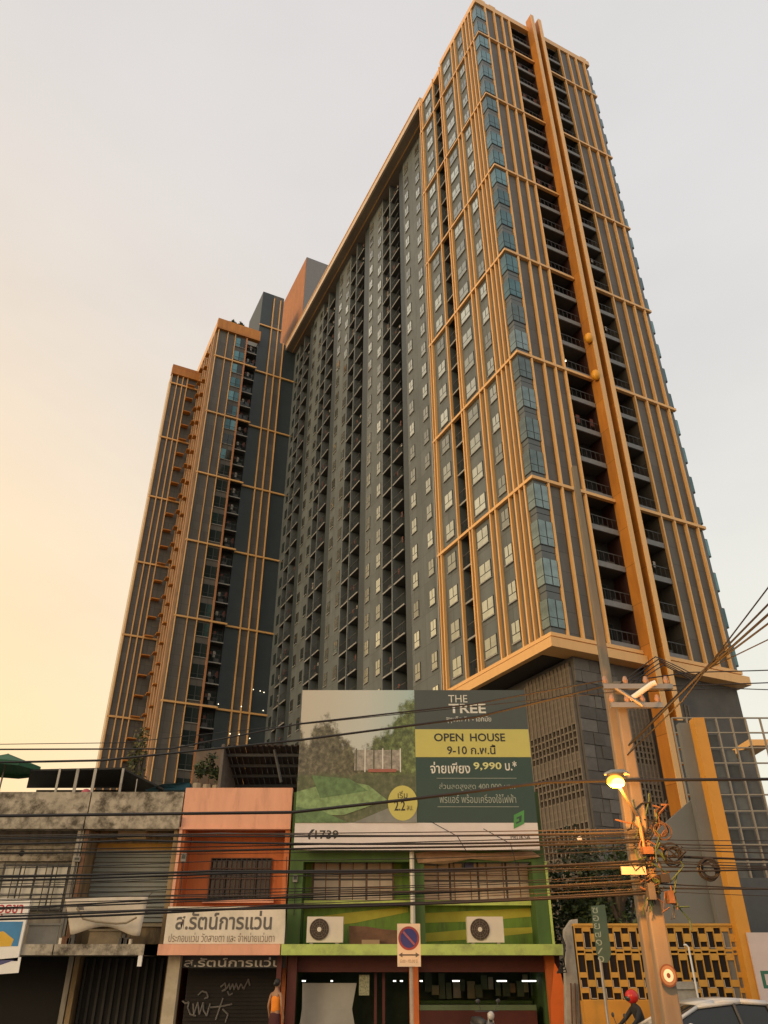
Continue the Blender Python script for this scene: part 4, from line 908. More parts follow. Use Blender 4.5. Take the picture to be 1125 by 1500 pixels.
# dense hedge that fills the plot behind the patterned wall
hg = thing('hedge', 'dense dark hedge filling the plot behind the patterned wall and the utility poles', 'hedge', (5.35, 30.0, 0))
hc = MB(); rh = random.Random(31)
for k in range(9):
    x = 0.4 + k * 0.85; hc.tube([(x, 0.9, 0), (x + rh.uniform(-.2, .2), 0.9, 2.2), (x + rh.uniform(-.4, .4), 0.9, 4.4)], [0.09, 0.06, 0.02], 6)
hc.build('stems', M_rust, hg)
hl = MB()
for k in range(60): leaves(hl, (rh.uniform(0.2, 7.6), rh.uniform(0.1, 1.3), rh.uniform(0.6, 5.0)), (0.8, 0.6, 0.8), 150, 0.12, (0, 1, 2, 2))
hl.build('foliage', M_leaf, hg)

# ================================================================= right hand plot: patterned wall, pylon, screen
YP = 22.0
M_mustard = mat('mustard_paint', (0.50, 0.24, 0.03), 0.7, var=0.10, scale=2.0, dirt=(0.36, 0.17, 0.03), dirt_amt=0.5)
M_mblock = mat('mustard_block', (0.52, 0.28, 0.05), 0.75, var=0.14, scale=4.0)
pw = thing('patterned_wall', 'mustard garden wall pierced by rows of dark upright openings', 'wall')
wx0, wx1 = xx(846, 1400, YP), xx(1084, 1400, YP); wz0, wz1 = zz(1466, YP), zz(1356, YP)
seg(pw, 'base', wx0, wx1 + 0.2, YP - 0.06, YP + 0.3, 0.1, wz0, M_mustard)
seg(pw, 'backing', wx0, wx1, YP + 0.075, YP + 0.28, wz0, wz1, mat('maroon_void', (0.010, 0.005, 0.004), 0.8))
seg(pw, 'coping', wx0, wx1, YP - 0.02, YP + 0.29, wz1, wz1 + 0.05, M_mblock)
cw = 0.195; ncol = int((wx1 - wx0) / cw) + 1; Hh = wz1 - wz0
def comp(d):                                                # openings from the top -> filled stretches from the bottom
    q = []; a = 0.0
    for x, y in d: q.append((a, x)); a = y
    q.append((a, 1.0)); return [(1 - y, 1 - x) for x, y in q]
pat = [comp(((0.03, 0.11), (0.22, 0.29), (0.34, 0.375), (0.40, 0.63), (0.70, 0.835), (0.90, 0.985))), comp(((0.08, 0.32), (0.355, 0.38), (0.47, 0.73), (0.82, 0.985)))]
bmesh_cache = {}
for i in range(ncol):
    w_c = min(cw, wx1 - wx0 - i * cw)
    if w_c < 0.08: continue
    for (a, b_) in pat[i % 2]:
        key = (round(b_ - a, 3), round(w_c, 3))
        if key not in bmesh_cache: bmesh_cache[key] = MB().box(0, 0, 0, w_c - 0.020, 0.045, (b_ - a) * Hh).mesh('block', M_mblock)
        link('block', bmesh_cache[key], pw, (wx0 + i * cw + 0.010, YP + 0.015, wz0 + a * Hh))
    seg(pw, 'upright', wx0 + i * cw - 0.008, wx0 + i * cw + 0.008, YP + 0.01, YP + 0.074, wz0, wz1, M_mblock)
fl = MB()
for i in range(ncol - 1):
    for (x, y) in ((0.10, 0.31), (0.84, 0.975)) if i % 2 else ((0.73, 0.835),):
        x0_ = wx0 + i * cw + 0.018; x1_ = x0_ + cw - 0.036; za2, zb2 = wz1 - y * Hh, wz1 - x * Hh
        fl.box(x0_, YP + 0.004, za2, x1_, YP + 0.013, za2 + 0.016); fl.box(x0_, YP + 0.004, za2, x0_ + 0.014, YP + 0.013, zb2)
fl.build('opening_trim', mat('pale_joint', (0.46, 0.40, 0.34), 0.8), pw)

py_ = thing('gold_pylon', 'tall gold and grey entrance pylon with a sloping grey wing wall', 'pylon')
pxl, pxr = xx(1016, 1055, YP - 0.3), xx(1031, 1055, YP - 0.3); pzt = zz(1054, YP - 0.1)
M_pyl = mat('pylon_gold', (0.58, 0.27, 0.035), 0.55, var=0.06)
M_pgrey = mat('pylon_grey', (0.155, 0.155, 0.145), 0.65, var=0.10, scale=1.0)
seg(py_, 'gold_face', pxl, pxr + 0.02, YP - 0.3, YP + 0.05, 0.0, pzt, M_pyl)
seg(py_, 'grey_flank', pxl - 0.30, pxl + 0.1, YP + 0.052, YP + 0.3, 0.0, pzt - 0.05, M_pgrey)
q = [at(952, 1226, YP + .4), at(1014, 1158, YP + .4)]
MB().prism([(q[0].x - 0.1, YP + .35, 0.1), (pxl + 0.1, YP + .35, 0.1), (pxl + 0.1, YP + .35, q[1].z), (q[0].x, YP + .35, q[0].z), (q[0].x - 0.1, YP + .35, q[0].z - 0.3)], (0, 0.25, 0)).build('wing_wall', M_pgrey, py_)
# screen of square panels
YG = 27.0
gs = thing('metal_screen', 'tall steel grid screen holding square grey panels right of the gold pylon', 'screen')
gx0, gz0, gz1 = xx(1030, 1290, YG), zz(1345, YG), zz(1052, YG); st = 0.52; ncx, nrz = 10, int((gz1 - gz0) / st)
M_bar = mat('screen_bar', (0.30, 0.255, 0.20), 0.5, metal=0.3, var=0.1)
mp = [mat('screen_grey_%d' % i, c, 0.5, var=0.25) for i, c in enumerate(((0.08, 0.085, 0.088), (0.045, 0.047, 0.047), (0.11, 0.115, 0.115)))]
pm_ = [MB().box(0, 0, 0, st - 0.12, 0.03, st - 0.12).mesh('panel', m) for m in mp]
for i in range(ncx + 1): seg(gs, 'upright', gx0 + i * st - 0.025, gx0 + i * st + 0.025, YG - 0.05, YG + 0.02, 0.1, gz1, M_bar)
for j in range(nrz + 1):
    seg(gs, 'rail', gx0, gx0 + ncx * st, YG - 0.045, YG + 0.015, gz1 - j * st - 0.022, gz1 - j * st + 0.022, M_bar)
    for i in range(ncx):
        if j and i < 5 and not (i >= 3 and j < 3) and random.random() < 0.97: link('panel', random.choice(pm_), gs, (gx0 + i * st + 0.06, YG + 0.06, gz1 - j * st + 0.06))
t = tag(MB().box(xx(1040, 1320, 26.0), 26.0, 0.1, xx(1180, 1320, 26.0), 26.25, zz(1286, 26.0)).build('grey_wall', mat('slate_wall', (0.075, 0.08, 0.085), 0.7, var=0.15)), 'plain slate grey wall below the steel grid screen at the right edge', 'wall')
hb = thing('hoarding', 'pale pink hoarding with a green emblem at the right edge', 'hoarding')
YH = 21.6; hx0 = xx(1101, 1400, YH)
MB().box(hx0, YH, 0.2, hx0 + 2.5, YH + 0.06, zz(1366, YH)).build('board', mat('hoarding_pink', (0.55, 0.47, 0.46), 0.6, var=0.06), hb)
for (a, b_, c, d, m, l) in ((1119, 1150, 1422, 1448, mat('emblem_green', (0.03, 0.13, 0.08), 0.5), 1), (1123, 1146, 1427, 1443, mat('hoarding_pink', (0.5, 0.5, 0.5)), 2), (1126, 1150, 1432, 1438, mat('emblem_green', (0, 0, 0)), 3)):
    MB().box(xx(a, d, YH), YH - 0.004 * l, zz(d, YH), xx(b_, d, YH), YH - 0.004 * l + 0.003, zz(c, YH)).build('emblem', m, hb)
tag(MB().box(xx(1098, 1090, 30), 30, zz(1092, 30), xx(1130, 1090, 30), 32, zz(1083, 30)).build('small_canopy', M_gold), 'small gold canopy slab beyond the steel grid screen', 'canopy')
# ---- broken gate pillar right of the green shop
gp = thing('gate_pillar', 'worn grey concrete pillar with hanging wires at the right end of the green shop', 'pillar')
YQ = 23.6
MB().prism([at(828, 1362, YQ), at(838, 1347, YQ), at(846, 1346, YQ), Vector((xx(862, 1500, YQ), YQ, 0.1)), Vector((xx(826, 1500, YQ), YQ, 0.1))], (0, 0.35, 0)).build('shaft', M_conc, gp)
wr = MB()
for k in range(4): wr.tube([at(814 + k * 3, 1362 + 3 * k, YQ - .1), at(822 + 2 * k, 1372 + 4 * k, YQ - .15), at(828 - k, 1392 + 5 * k, YQ - .1), at(824 + 2 * k, 1412 + 4 * k, YQ - .12), at(816, 1425, YQ - .1)], 0.018, 5)
wr.build('hanging_wires', M_black, gp)
for k in range(3): MB().tube([at(836 + 6 * k, 1440, YQ - .06), at(838 + 6 * k, 1500, YQ - .06)], 0.02, 5).build('conduit', M_rust, gp)
# pink-lit flank of the billboard side
# ================================================================= utility poles
YU = 14.0
M_pole = mat('pole_concrete', (0.185, 0.16, 0.125), 0.85, var=0.22, scale=3.0, bump=0.35, streak=True, dirt=(0.13, 0.115, 0.09), dirt_amt=0.5)
up = thing('utility_pole', 'thick concrete utility pole carrying cable coils and the street lamp', 'pole', (4.40, YU, 0))
UX = 4.40
MB().prism([(-0.20, -0.16, 0), (0.20, -0.16, 0), (0.20, 0.16, 0), (-0.20, 0.16, 0)], (0, 0, 0.01)).build('footing', M_conc, up)
sh_ = MB(); H1 = 6.75
b0, b1 = 0.150, 0.088
sh_.v += [(-b0, -b0*.8, 0), (b0, -b0*.8, 0), (b0, b0*.8, 0), (-b0, b0*.8, 0), (-b1, -b1*.8, H1), (b1, -b1*.8, H1), (b1, b1*.8, H1), (-b1, b1*.8, H1)]
for qf in ((0,1,5,4),(1,2,6,5),(2,3,7,6),(3,0,4,7),(4,5,6,7)): sh_.f.append(qf); sh_.m.append(0)
o = sh_.build('shaft', M_pole, up); md = o.modifiers.new('bevel', 'BEVEL'); md.width = 0.03; md.segments = 2
for z, w in ((6.55, 0.95), (6.2, 0.7)):
    a_ = MB().box(-w * 0.35, -0.24, z, w, -0.15, z + 0.09).build('crossarm', M_steel, up)
    ins = MB()
    for k in range(4): x = -w * 0.3 + k * w * 0.4; ins.tube([(x, -0.195, z + 0.09), (x, -0.195, z + 0.16), (x, -0.195, z + 0.24)], [0.035, 0.055, 0.03], 8)
    ins.build('insulators', mat('porcelain', (0.35, 0.22, 0.15), 0.3), a_)
MB().tube([(0.12, -0.2, 6.35), (0.55, -0.28, 6.62), (0.62, -0.3, 6.64)], 0.05, 8).build('white_arrester', M_white, up)
MB().tube([(-0.15, -0.2, 6.6), (0.32, -0.26, 6.22)], 0.035, 6).build('arm_brace', M_steel, up)
# coils and splice boxes
rc = random.Random(21)
def coil(cx, cz, r_, n, name, m, y=-0.22):
    c = MB()
    for k in range(n):
        rr_ = r_ * rc.uniform(0.8, 1.1); ox, oz, oy = rc.gauss(0, .02), rc.gauss(0, .02), rc.uniform(-.06, .06)
        c.tube([(cx + ox + rr_ * math.cos(a * math.pi / 9), y + oy, cz + oz + rr_ * 0.95 * math.sin(a * math.pi / 9)) for a in range(19)], 0.013, 5, cap=False)
    c.build(name, m, up)
coil(0.92, 3.50, 0.16, 7, 'cable_coil', M_black); coil(0.38, 3.72, 0.15, 5, 'cable_coil', M_black); coil(0.28, 4.1, 0.13, 4, 'cable_coil', mat('brown_cable', (0.07, 0.04, 0.02), 0.6))
M_grn = mat('cable_green', (0.05, 0.09, 0.03), 0.6)
jw = MB()
for k in range(60):
    a = Vector((rc.uniform(-0.2, 0.30), -0.2 - rc.random() * 0.12, rc.uniform(2.9, 4.5))); p = [a]
    for j in range(3): p.append(p[-1] + Vector((rc.gauss(0, .10), rc.gauss(0, .03), rc.gauss(0, .13))))
    for q_ in p: q_.y = min(q_.y, -0.17)
    jw.tube(p, rc.uniform(0.007, 0.018), 4, rc.randrange(3))
jw.build('tangled_wires', [M_black, M_rust, M_grn], up)
for (x, z, w, h, m) in ((-0.10, 3.05, 0.11, 0.24, M_ac), (0.15, 3.3, 0.15, 0.12, M_black), (-0.05, 3.72, 0.17, 0.11, M_rust), (0.2, 3.0, 0.09, 0.18, M_rust)):
    MB().box(x - w / 2, -0.38, z, x + w / 2, -0.20, z + h).build('splice_box', m, up)
MB().box(-0.52, -0.30, 3.42, -0.12, -0.26, 3.54).build('name_plate', mat('plate_cream', (0.4, 0.36, 0.3), 0.6), up)
# round emblem painted on the shaft
zE = zz(1429, YU - .18)
def disc(r_, y, m, name):
    MB().poly([(0.0 + r_ * math.cos(k * math.pi / 14), y, zE + r_ * 1.15 * math.sin(k * math.pi / 14)) for k in range(28)]).build(name, m, up)
disc(0.135, -0.186, mat('emblem_brown', (0.14, 0.05, 0.02), 0.6), 'emblem_ring'); disc(0.115, -0.190, mat('emblem_orange', (0.26, 0.15, 0.08), 0.6), 'emblem_disc'); disc(0.075, -0.193, M_white, 'emblem_disc'); disc(0.03, -0.196, mat('emblem_brown', (0, 0, 0)), 'emblem_dot')
# street lamp, lit
sl_ = thing('street_lamp', 'lit orange sodium street lamp on a short arm in front of the utility poles', 'street lamp', (UX, YU, 0))
LY = 12.1; lp = at(906, 1140, LY); lx, lz = lp.x - UX, lp.z
base_z = zz(1196, YU - .2)
MB().tube([(-0.05, -0.17, base_z - 0.5), (-0.12, -0.3, base_z), (lx + 0.06, LY - YU + 0.2, lz - 0.10), (lx, LY - YU + 0.02, lz + 0.06)], [0.028, 0.028, 0.024, 0.022], 8).build('arm', mat('lamp_arm', (0.34, 0.28, 0.2), 0.5, metal=0.4), sl_)
hd = MB(); hd.tube([(lx - 0.22, LY - YU - 0.04, lz + 0.05), (lx - 0.10, LY - YU - 0.02, lz + 0.08), (lx + 0.08, LY - YU, lz + 0.09), (lx + 0.18, LY - YU + 0.02, lz + 0.07)], [0.02, 0.045, 0.045, 0.02], 10)
hd.build('head', M_steel, sl_, True)
MB().ball((lx - 0.06, LY - YU - 0.02, lz - 0.05), 0.135, 0.11, 0.095, nu=14, nv=8).build('lamp_globe', mat('sodium_globe', (1, 0.5, 0.1), emit=(1.0, 0.34, 0.025), estr=1.5), sl_, True)
MB().ball((lx - 0.05, LY - YU - 0.12, lz - 0.09), 0.10, 0.07, 0.07, nu=14, nv=8).build('bulb', mat('sodium_bulb', (1, 0.6, 0.2), emit=(1.0, 0.50, 0.09), estr=7.0), sl_, True)
ld = bpy.data.lights.new('sodium_light', 'POINT'); ld.energy = 850; ld.color = (1.0, 0.36, 0.05); ld.shadow_soft_size = 0.12
lo = bpy.data.objects.new('sodium_light', ld); COL.objects.link(lo); lo.parent = sl_; lo.location = (lx - 0.06, LY - YU - 0.05, lz - 0.34)
# tall slim pole behind
tp = thing('utility_pole', 'tall slim concrete pole rising behind the lamp pole in front of the tower', 'pole', (4.34, 14.4, 0))
b0, b1, H2 = 0.115, 0.058, 11.95
s2 = MB(); s2.v += [(-b0, -b0, 0), (b0, -b0, 0), (b0, b0, 0), (-b0, b0, 0), (-b1, -b1, H2), (b1, -b1, H2), (b1, b1, H2), (-b1, b1, H2)]
for qf in ((0,1,5,4),(1,2,6,5),(2,3,7,6),(3,0,4,7),(4,5,6,7)): s2.f.append(qf); s2.m.append(0)
o = s2.build('shaft', M_pole, tp); md = o.modifiers.new('bevel', 'BEVEL'); md.width = 0.02; md.segments = 2
# ---- cables
GB = 'overhead cables strung along the street'
def cable(pts, r_, label, sag=0.0, group=GB, m=M_black, name='cable'):
    out = []
    pts = [Vector(p) for p in pts]
    for a, b_ in zip(pts, pts[1:]):
        n = 14
        for k in range(n):
            t_ = k / n; p = a.lerp(b_, t_); p.z -= sag * 4 * t_ * (1 - t_) * ((b_ - a).length / 12); out.append(p)
    out.append(pts[-1])
    return tag(MB().tube(out, r_, 5).build(name, m), label, 'cable', group)
PU = Vector((UX, YU - 0.2, 0))
def onpole(z, dx=0.0, dy=0.0): return Vector((UX + dx, YU - 0.2 + dy, z))
cable([at(-60, 1196, 14.4), at(430, 1190, 14.4), at(600, 1171, 14.2), at(800, 1146, 14), onpole(zz(1143, 13.8)), at(1180, 1141, 14)], 0.028, 'thickest black cable crossing the billboard above its white strip')
cable([at(-60, 1098, 15), at(250, 1097, 15), at(441, 1060, 14.6), at(690, 1032, 14.2), onpole(6.72, -0.3)], 0.016, 'upper black cable crossing the billboard from lower left to the pole top')
cable([at(-60, 1118, 15), at(150, 1114, 15), at(441, 1084, 14.6), at(700, 1050, 14.2), onpole(6.62, -0.25)], 0.022, 'second black cable crossing the billboard just below the upper one')
cable([at(-60, 1091, 15.5), at(180, 1088, 15.3), onpole(6.5, -0.1)], 0.008, 'hair-thin wire from the left sky to the lamp pole')
cable([onpole(6.7, 0.1), at(1010, 985, 14), at(1180, 980, 14)], 0.012, 'thin wire leading right from the pole top nearly level across the gold fascia', 0.02)
cable([onpole(6.6, 0.3), at(1010, 1004, 14), at(1180, 998, 14)], 0.012, 'lower thin wire leading right from the pole top nearly level', 0.02)
cable([onpole(6.5, 0.3), at(1060, 1008, 14), at(1180, 1012, 14)], 0.010, 'lowest thin wire leading right from the pole top nearly level', 0.02)
for k, (y0, y1, r_) in enumerate(((1098, 838, 0.012), (1080, 870, 0.016), (1075, 888, 0.02), (1068, 905, 0.016), (1060, 935, 0.01))):
    cable([at(915 + 6 * k, y0 + 12, 14.0 - .1 * k), at(1000 + 5 * k, y0 - 72, 12.5), at(1150, y1 - 10, 10.5)], r_, ('uppermost', 'second', 'middle', 'fourth', 'lowest')[k] + ' of five black cables climbing steeply to the upper right corner', 0.0, 'cables climbing to the upper right')
for k in range(4): cable([onpole(6.66, 0.1 * k), at(960 + k * 4, 962 + 4 * k, 14.0 + .2 * k), at(1010 + 8 * k, 985 + k * 8, 16)], 0.011, ('topmost', 'second', 'third', 'lowest')[k] + ' looping jumper wire beside the head of the lamp pole', -0.06, 'jumper wires at the pole head')
rw = random.Random(17)
lab = 'black cable in the low sagging bundle strung past the shopfronts'
for k in range(26):
    yl = rw.uniform(1225, 1345) if k < 20 else rw.uniform(1320, 1350); yp = 1215 + (yl - 1225) * 0.72 + rw.uniform(-8, 8)
    zl_, zp = zz(yl, 14.5), zz(yp, 13.8)
    a = Vector((-10.0, 14.5 + rw.uniform(-.2, .3), zl_)); r_ = rw.choice((0.005, 0.007, 0.009, 0.012, 0.018))
    mid = a.lerp(onpole(zp), rw.uniform(0.35, 0.65)); mid.z += rw.uniform(-0.06, 0.04)
    cable([a, mid, onpole(zp, rw.uniform(-.1, .1))], r_, lab, rw.uniform(0.02, 0.10), 'low cable bundle left of the pole', M_black if k % 5 else mat('weathered_cable', (0.05, 0.045, 0.04), 0.7))
for k in range(14):
    yp = rw.uniform(1222, 1318); yr = yp + rw.uniform(-6, 10)
    cable([onpole(zz(yp, 13.8), rw.uniform(-.1, .1)), at(1180, yr, 13.6 + rw.uniform(-.3, .3))], rw.choice((0.005, 0.007, 0.010, 0.014)), 'black cable in the low bundle leading right from the lamp pole', rw.uniform(0.01, 0.07), 'low cable bundle right of the pole')
for k in range(7):
    a = at(rw.uniform(792, 806), rw.uniform(1225, 1290), 25.8)
    cable([a, onpole(zz(rw.uniform(1205, 1290), 13.8), -0.1)], 0.008, 'service wire from the green shop corner to the lamp pole', rw.uniform(0.02, 0.06), 'service wires to the green shop')
cable([at(418, 1382, 25.2), at(419, 1310, 25.4), at(420, 1255, 25.9)], 0.012, 'upright wire on the edge between the salmon and green shops')
for k, (x, ya, yb) in enumerate(((670, 1225, 1248), (748, 1236, 1290))): cable([at(x - 40, ya - 22, 25.3), at(x, ya, 25.2), at(x + 14, yb, 25.4)], 0.012, ('left', 'right')[k] + ' loose wire hanging below the white strip of the billboard', 0.0, 'loose wires below the billboard')
tag(MB().ball(at(849, 1229, 16), 0.05).build('white_tag', M_white), 'small white tag hanging on a service wire left of the lamp pole', 'tag')

# ================================================================= signs
ns = thing('no_parking_sign', 'rectangular no parking sign with blue disc and double arrow on a slim post', 'sign', (0.46, 16.0, 0))
nx0, nx1, nz0, nz1 = xx(582, 1384, 16) - 0.46, xx(616, 1384, 16) - 0.46, zz(1416, 16), zz(1353, 16)
M_nps = mat('sign_cream', (0.70, 0.60, 0.46), 0.45, var=0.05)
MB().tube([(0.03, 0.05, 0), (0.03, 0.05, nz1 - 0.1)], 0.032, 8).build('post', M_conc, ns)
MB().box(nx0, -0.005, nz0, nx1, 0.012, nz1).build('plate', M_nps, ns)
ccx, ccz, rr_ = (nx0 + nx1) / 2, nz1 - 0.235, 0.175
def sd(r_, y, m, name):
    MB().poly([(ccx + r_ * math.cos(k * math.pi / 20), y, ccz + r_ * math.sin(k * math.pi / 20)) for k in range(40)]).build(name, m, ns)
sd(0.192, -0.008, mat('sign_red', (0.30, 0.05, 0.05), 0.5), 'red_ring'); sd(0.155, -0.011, mat('sign_blue', (0.035, 0.04, 0.20), 0.5), 'blue_disc')
MB().poly([(ccx - 0.115, -0.014, ccz + 0.09), (ccx - 0.09, -0.014, ccz + 0.115), (ccx + 0.115, -0.014, ccz - 0.09), (ccx + 0.09, -0.014, ccz - 0.115)]).build('red_slash', mat('sign_red_slash', (0.32, 0.10, 0.13), 0.5), ns)
za_ = nz1 - 0.50
MB().poly([(ccx - 0.12, -0.008, za_ - 0.012), (ccx + 0.12, -0.008, za_ - 0.012), (ccx + 0.12, -0.008, za_ + 0.012), (ccx - 0.12, -0.008, za_ + 0.012)]).poly([(ccx - 0.19, -0.009, za_), (ccx - 0.12, -0.009, za_ - 0.04), (ccx - 0.12, -0.009, za_ + 0.04)]).poly([(ccx + 0.19, -0.009, za_), (ccx + 0.12, -0.009, za_ + 0.04), (ccx + 0.12, -0.009, za_ - 0.04)]).build('double_arrow', M_ink, ns)
lettering('lettering', '๘.๐๐ - ๑๖.๐๐ น.', nx0 + 0.05, nx1 - 0.05, nz0 + 0.06, nz0 + 0.12, -0.008, mat('sign_small_print', (0.35, 0.28, 0.2), 0.6), ns)
ss = thing('street_name_sign', 'narrow upright green street sign with white letters on a thin post', 'sign', (xx(882, 1420, 19.0), 19.0, 0))
gx = xx(882, 1420, 19.0); gz0_, gz1_ = zz(1410, 19), zz(1325, 19)
M_sgreen = mat('street_sign_green', (0.055, 0.10, 0.065), 0.5, var=0.15)
a0, a1 = xx(871, 1370, 19) - gx, xx(892, 1370, 19) - gx
MB().prism([(a0, 0, gz0_ + 0.16), (a0 + 0.1, 0, gz0_), (a1 - 0.08, 0, gz0_), (a1, 0, gz0_ + 0.18), (a1, 0, gz1_), (a0, 0, gz1_ - 0.03)], (0, 0.04, 0)).build('plate', M_sgreen, ss)
MB().tube([(0.0, 0.07, 0), (0.0, 0.07, gz1_ - 0.1)], 0.03, 6).build('post', M_steel, ss)
for k, ch in enumerate('ซอย๗๑/๑'):
    lettering('letter', ch, -0.06, 0.07, gz1_ - 0.17 - k * 0.155, gz1_ - 0.06 - k * 0.155, -0.004, mat('sign_pale_green', (0.30, 0.36, 0.28), 0.6), ss)
# concrete stub and thin post in front of the patterned wall
t = thing('meter_stand', 'pale concrete meter stand with a flat cap in front of the patterned wall', 'stand', (xx(1006, 1470, 20.8), 20.8, 0))
MB().box(-0.26, 0, 0.16, 0.26, 0.3, zz(1449, 20.8)).build('column', M_conc, t); MB().box(-0.33, -0.05, zz(1449, 20.8), 0.33, 0.35, zz(1438, 20.8)).build('cap', M_conc, t)
t = thing('hooked_post', 'thin white post with a bent top in front of the patterned wall', 'post', (xx(1018, 1440, 20.7), 20.7, 0))
MB().tube([(0.03, 0, 0.1), (0.0, 0, zz(1388, 20.7)), (-0.05, 0, zz(1384, 20.7)), (-0.1, 0, zz(1384, 20.7))], 0.022, 6).build('post', M_white, t)

# ================================================================= people
M_skin = mat('skin', (0.30, 0.16, 0.09), 0.6, var=0.05); M_hair = mat('hair', (0.015, 0.012, 0.010), 0.5)
def skinned(name, J, E, m, parent, sub=2):
    keys = list(J); bm = bmesh.new(); vs = {k: bm.verts.new(J[k][0]) for k in keys}
    for a, b_ in E: bm.edges.new((vs[a], vs[b_]))
    me = bpy.data.meshes.new(name); bm.to_mesh(me); bm.free()
    o = bpy.data.objects.new(name, me); COL.objects.link(o)
    md = o.modifiers.new('skin', 'SKIN'); md.use_smooth_shade = True
    sv = me.skin_vertices[0].data
    for i, k in enumerate(keys):
        r_ = J[k][1]; sv[i].radius = r_ if isinstance(r_, tuple) else (r_, r_); sv[i].use_root = (i == 0)
    s_ = o.modifiers.new('sub', 'SUBSURF'); s_.levels = sub; s_.render_levels = sub
    dg = bpy.context.evaluated_depsgraph_get(); dg.update()
    me2 = bpy.data.meshes.new_from_object(o.evaluated_get(dg)); bpy.data.objects.remove(o)
    me2.materials.clear(); me2.materials.append(m)
    me2.polygons.foreach_set('use_smooth', [True] * len(me2.polygons))
    return link(name, me2, parent)
def head(parent, c, yaw, hair=True):
    hx, hy, hz = c; d = Vector((math.sin(yaw), -math.cos(yaw), 0)); sd_ = Vector((math.cos(yaw), math.sin(yaw), 0))
    h = MB().ball((hx, hy, hz), 0.078, 0.092, 0.115, nu=16, nv=12)
    for s_ in (-1, 1): p = Vector(c) + sd_ * 0.08 * s_; h.ball(p, 0.014, 0.02, 0.032, nu=8, nv=6)
    n = Vector(c) + d * 0.092; h.ball(n + Vector((0, 0, -0.015)), 0.014, 0.016, 0.024, nu=8, nv=6)
    return h
def person_standing():
    t = thing('person', 'person in an orange sleeveless top and dark skirt standing outside the salmon shop', 'person', (xx(404, 1470, 25.0), 25.0, 0.16), R(150))
    J = {'pelvis': ((0, 0, 0.92), (0.13, 0.10)), 'belly': ((0, 0, 1.08), (0.115, 0.09)), 'chest': ((0, 0, 1.27), (0.135, 0.10)), 'neckb': ((0, 0, 1.42), (0.06, 0.055)), 'neck': ((0, -0.01, 1.50), 0.05), 'head': ((0, -0.02, 1.57), 0.065)}
    E = [('pelvis', 'belly'), ('belly', 'chest'), ('chest', 'neckb'), ('neckb', 'neck'), ('neck', 'head')]
    for s_, n in ((-1, 'l'), (1, 'r')):
        J.update({'sh' + n: ((0.165 * s_, 0, 1.375), 0.052), 'el' + n: ((0.225 * s_, 0.03, 1.11), 0.038), 'wr' + n: ((0.235 * s_, -0.06, 0.88), 0.027), 'hp' + n: ((0.09 * s_, 0, 0.86), 0.085), 'kn' + n: ((0.10 * s_, -0.02 * s_, 0.48), 0.056), 'an' + n: ((0.10 * s_, 0.02 - 0.03 * s_, 0.09), 0.036), 'to' + n: ((0.11 * s_, -0.13 - 0.03 * s_, 0.035), 0.033), 'pm' + n: ((0.235 * s_, -0.075, 0.82), (0.018, 0.036))})
        E += [('neckb', 'sh' + n), ('sh' + n, 'el' + n), ('el' + n, 'wr' + n), ('wr' + n, 'pm' + n), ('pelvis', 'hp' + n), ('hp' + n, 'kn' + n), ('kn' + n, 'an' + n), ('an' + n, 'to' + n)]
        for f_, (dy, L_, b_) in enumerate(((-0.03, 0.075, .0), (-0.010, 0.085, .0), (0.010, 0.08, .0), (0.028, 0.062, .0))):
            J['f%d%s' % (f_, n)] = ((0.235 * s_ - 0.004 * s_, -0.075 + dy, 0.80 - 0.02), 0.0085); J['g%d%s' % (f_, n)] = ((0.225 * s_, -0.08 + dy * 1.1, 0.80 - L_), 0.0075)
            E += [('pm' + n, 'f%d%s' % (f_, n)), ('f%d%s' % (f_, n), 'g%d%s' % (f_, n))]
        J['th' + n] = ((0.215 * s_, -0.115, 0.825), 0.0095); J['tt' + n] = ((0.205 * s_, -0.13, 0.785), 0.008); E += [('pm' + n, 'th' + n), ('th' + n, 'tt' + n)]
    b = skinned('body', J, E, M_skin, t)
    head(t, (0, -0.03, 1.63), 0).build('head', M_skin, b, True)
    hr = MB().ball((0, -0.005, 1.655), 0.088, 0.10, 0.105, nu=14, nv=9); hr.ball((0, 0.09, 1.63), 0.05, 0.045, 0.06); hr.build('hair', M_hair, t, True)
    fc = MB()
    for s_ in (-1, 1): fc.ball((0.03 * s_, -0.112, 1.635), 0.012, 0.008, 0.007, nu=8, nv=5)
    fc.ball((0, -0.112, 1.575), 0.022, 0.008, 0.006, 0, 8, 5); fc.build('features', mat('eyes_and_mouth', (0.06, 0.02, 0.015), 0.5), b)
    J2 = {'a': ((0, 0, 0.93), (0.165, 0.13)), 'b': ((0, 0, 1.10), (0.14, 0.112)), 'c': ((0, 0, 1.27), (0.16, 0.122)), 'd': ((0, 0, 1.385), (0.12, 0.085))}
    skinned('orange_top', J2, [('a', 'b'), ('b', 'c'), ('c', 'd')], mat('orange_cotton', (0.72, 0.22, 0.015), 0.8, var=0.08, scale=6), t)
    J3 = {'a': ((0, 0, 0.99), (0.165, 0.125)), 'b': ((0, 0, 0.86), (0.195, 0.15)), 'c': ((0, 0, 0.62), (0.20, 0.16)), 'd': ((0, 0, 0.50), (0.205, 0.165))}
    skinned('dark_skirt', J3, [('a', 'b'), ('b', 'c'), ('c', 'd')], mat('maroon_cloth', (0.055, 0.012, 0.014), 0.85, var=0.2), t)
    return t
person_standing()

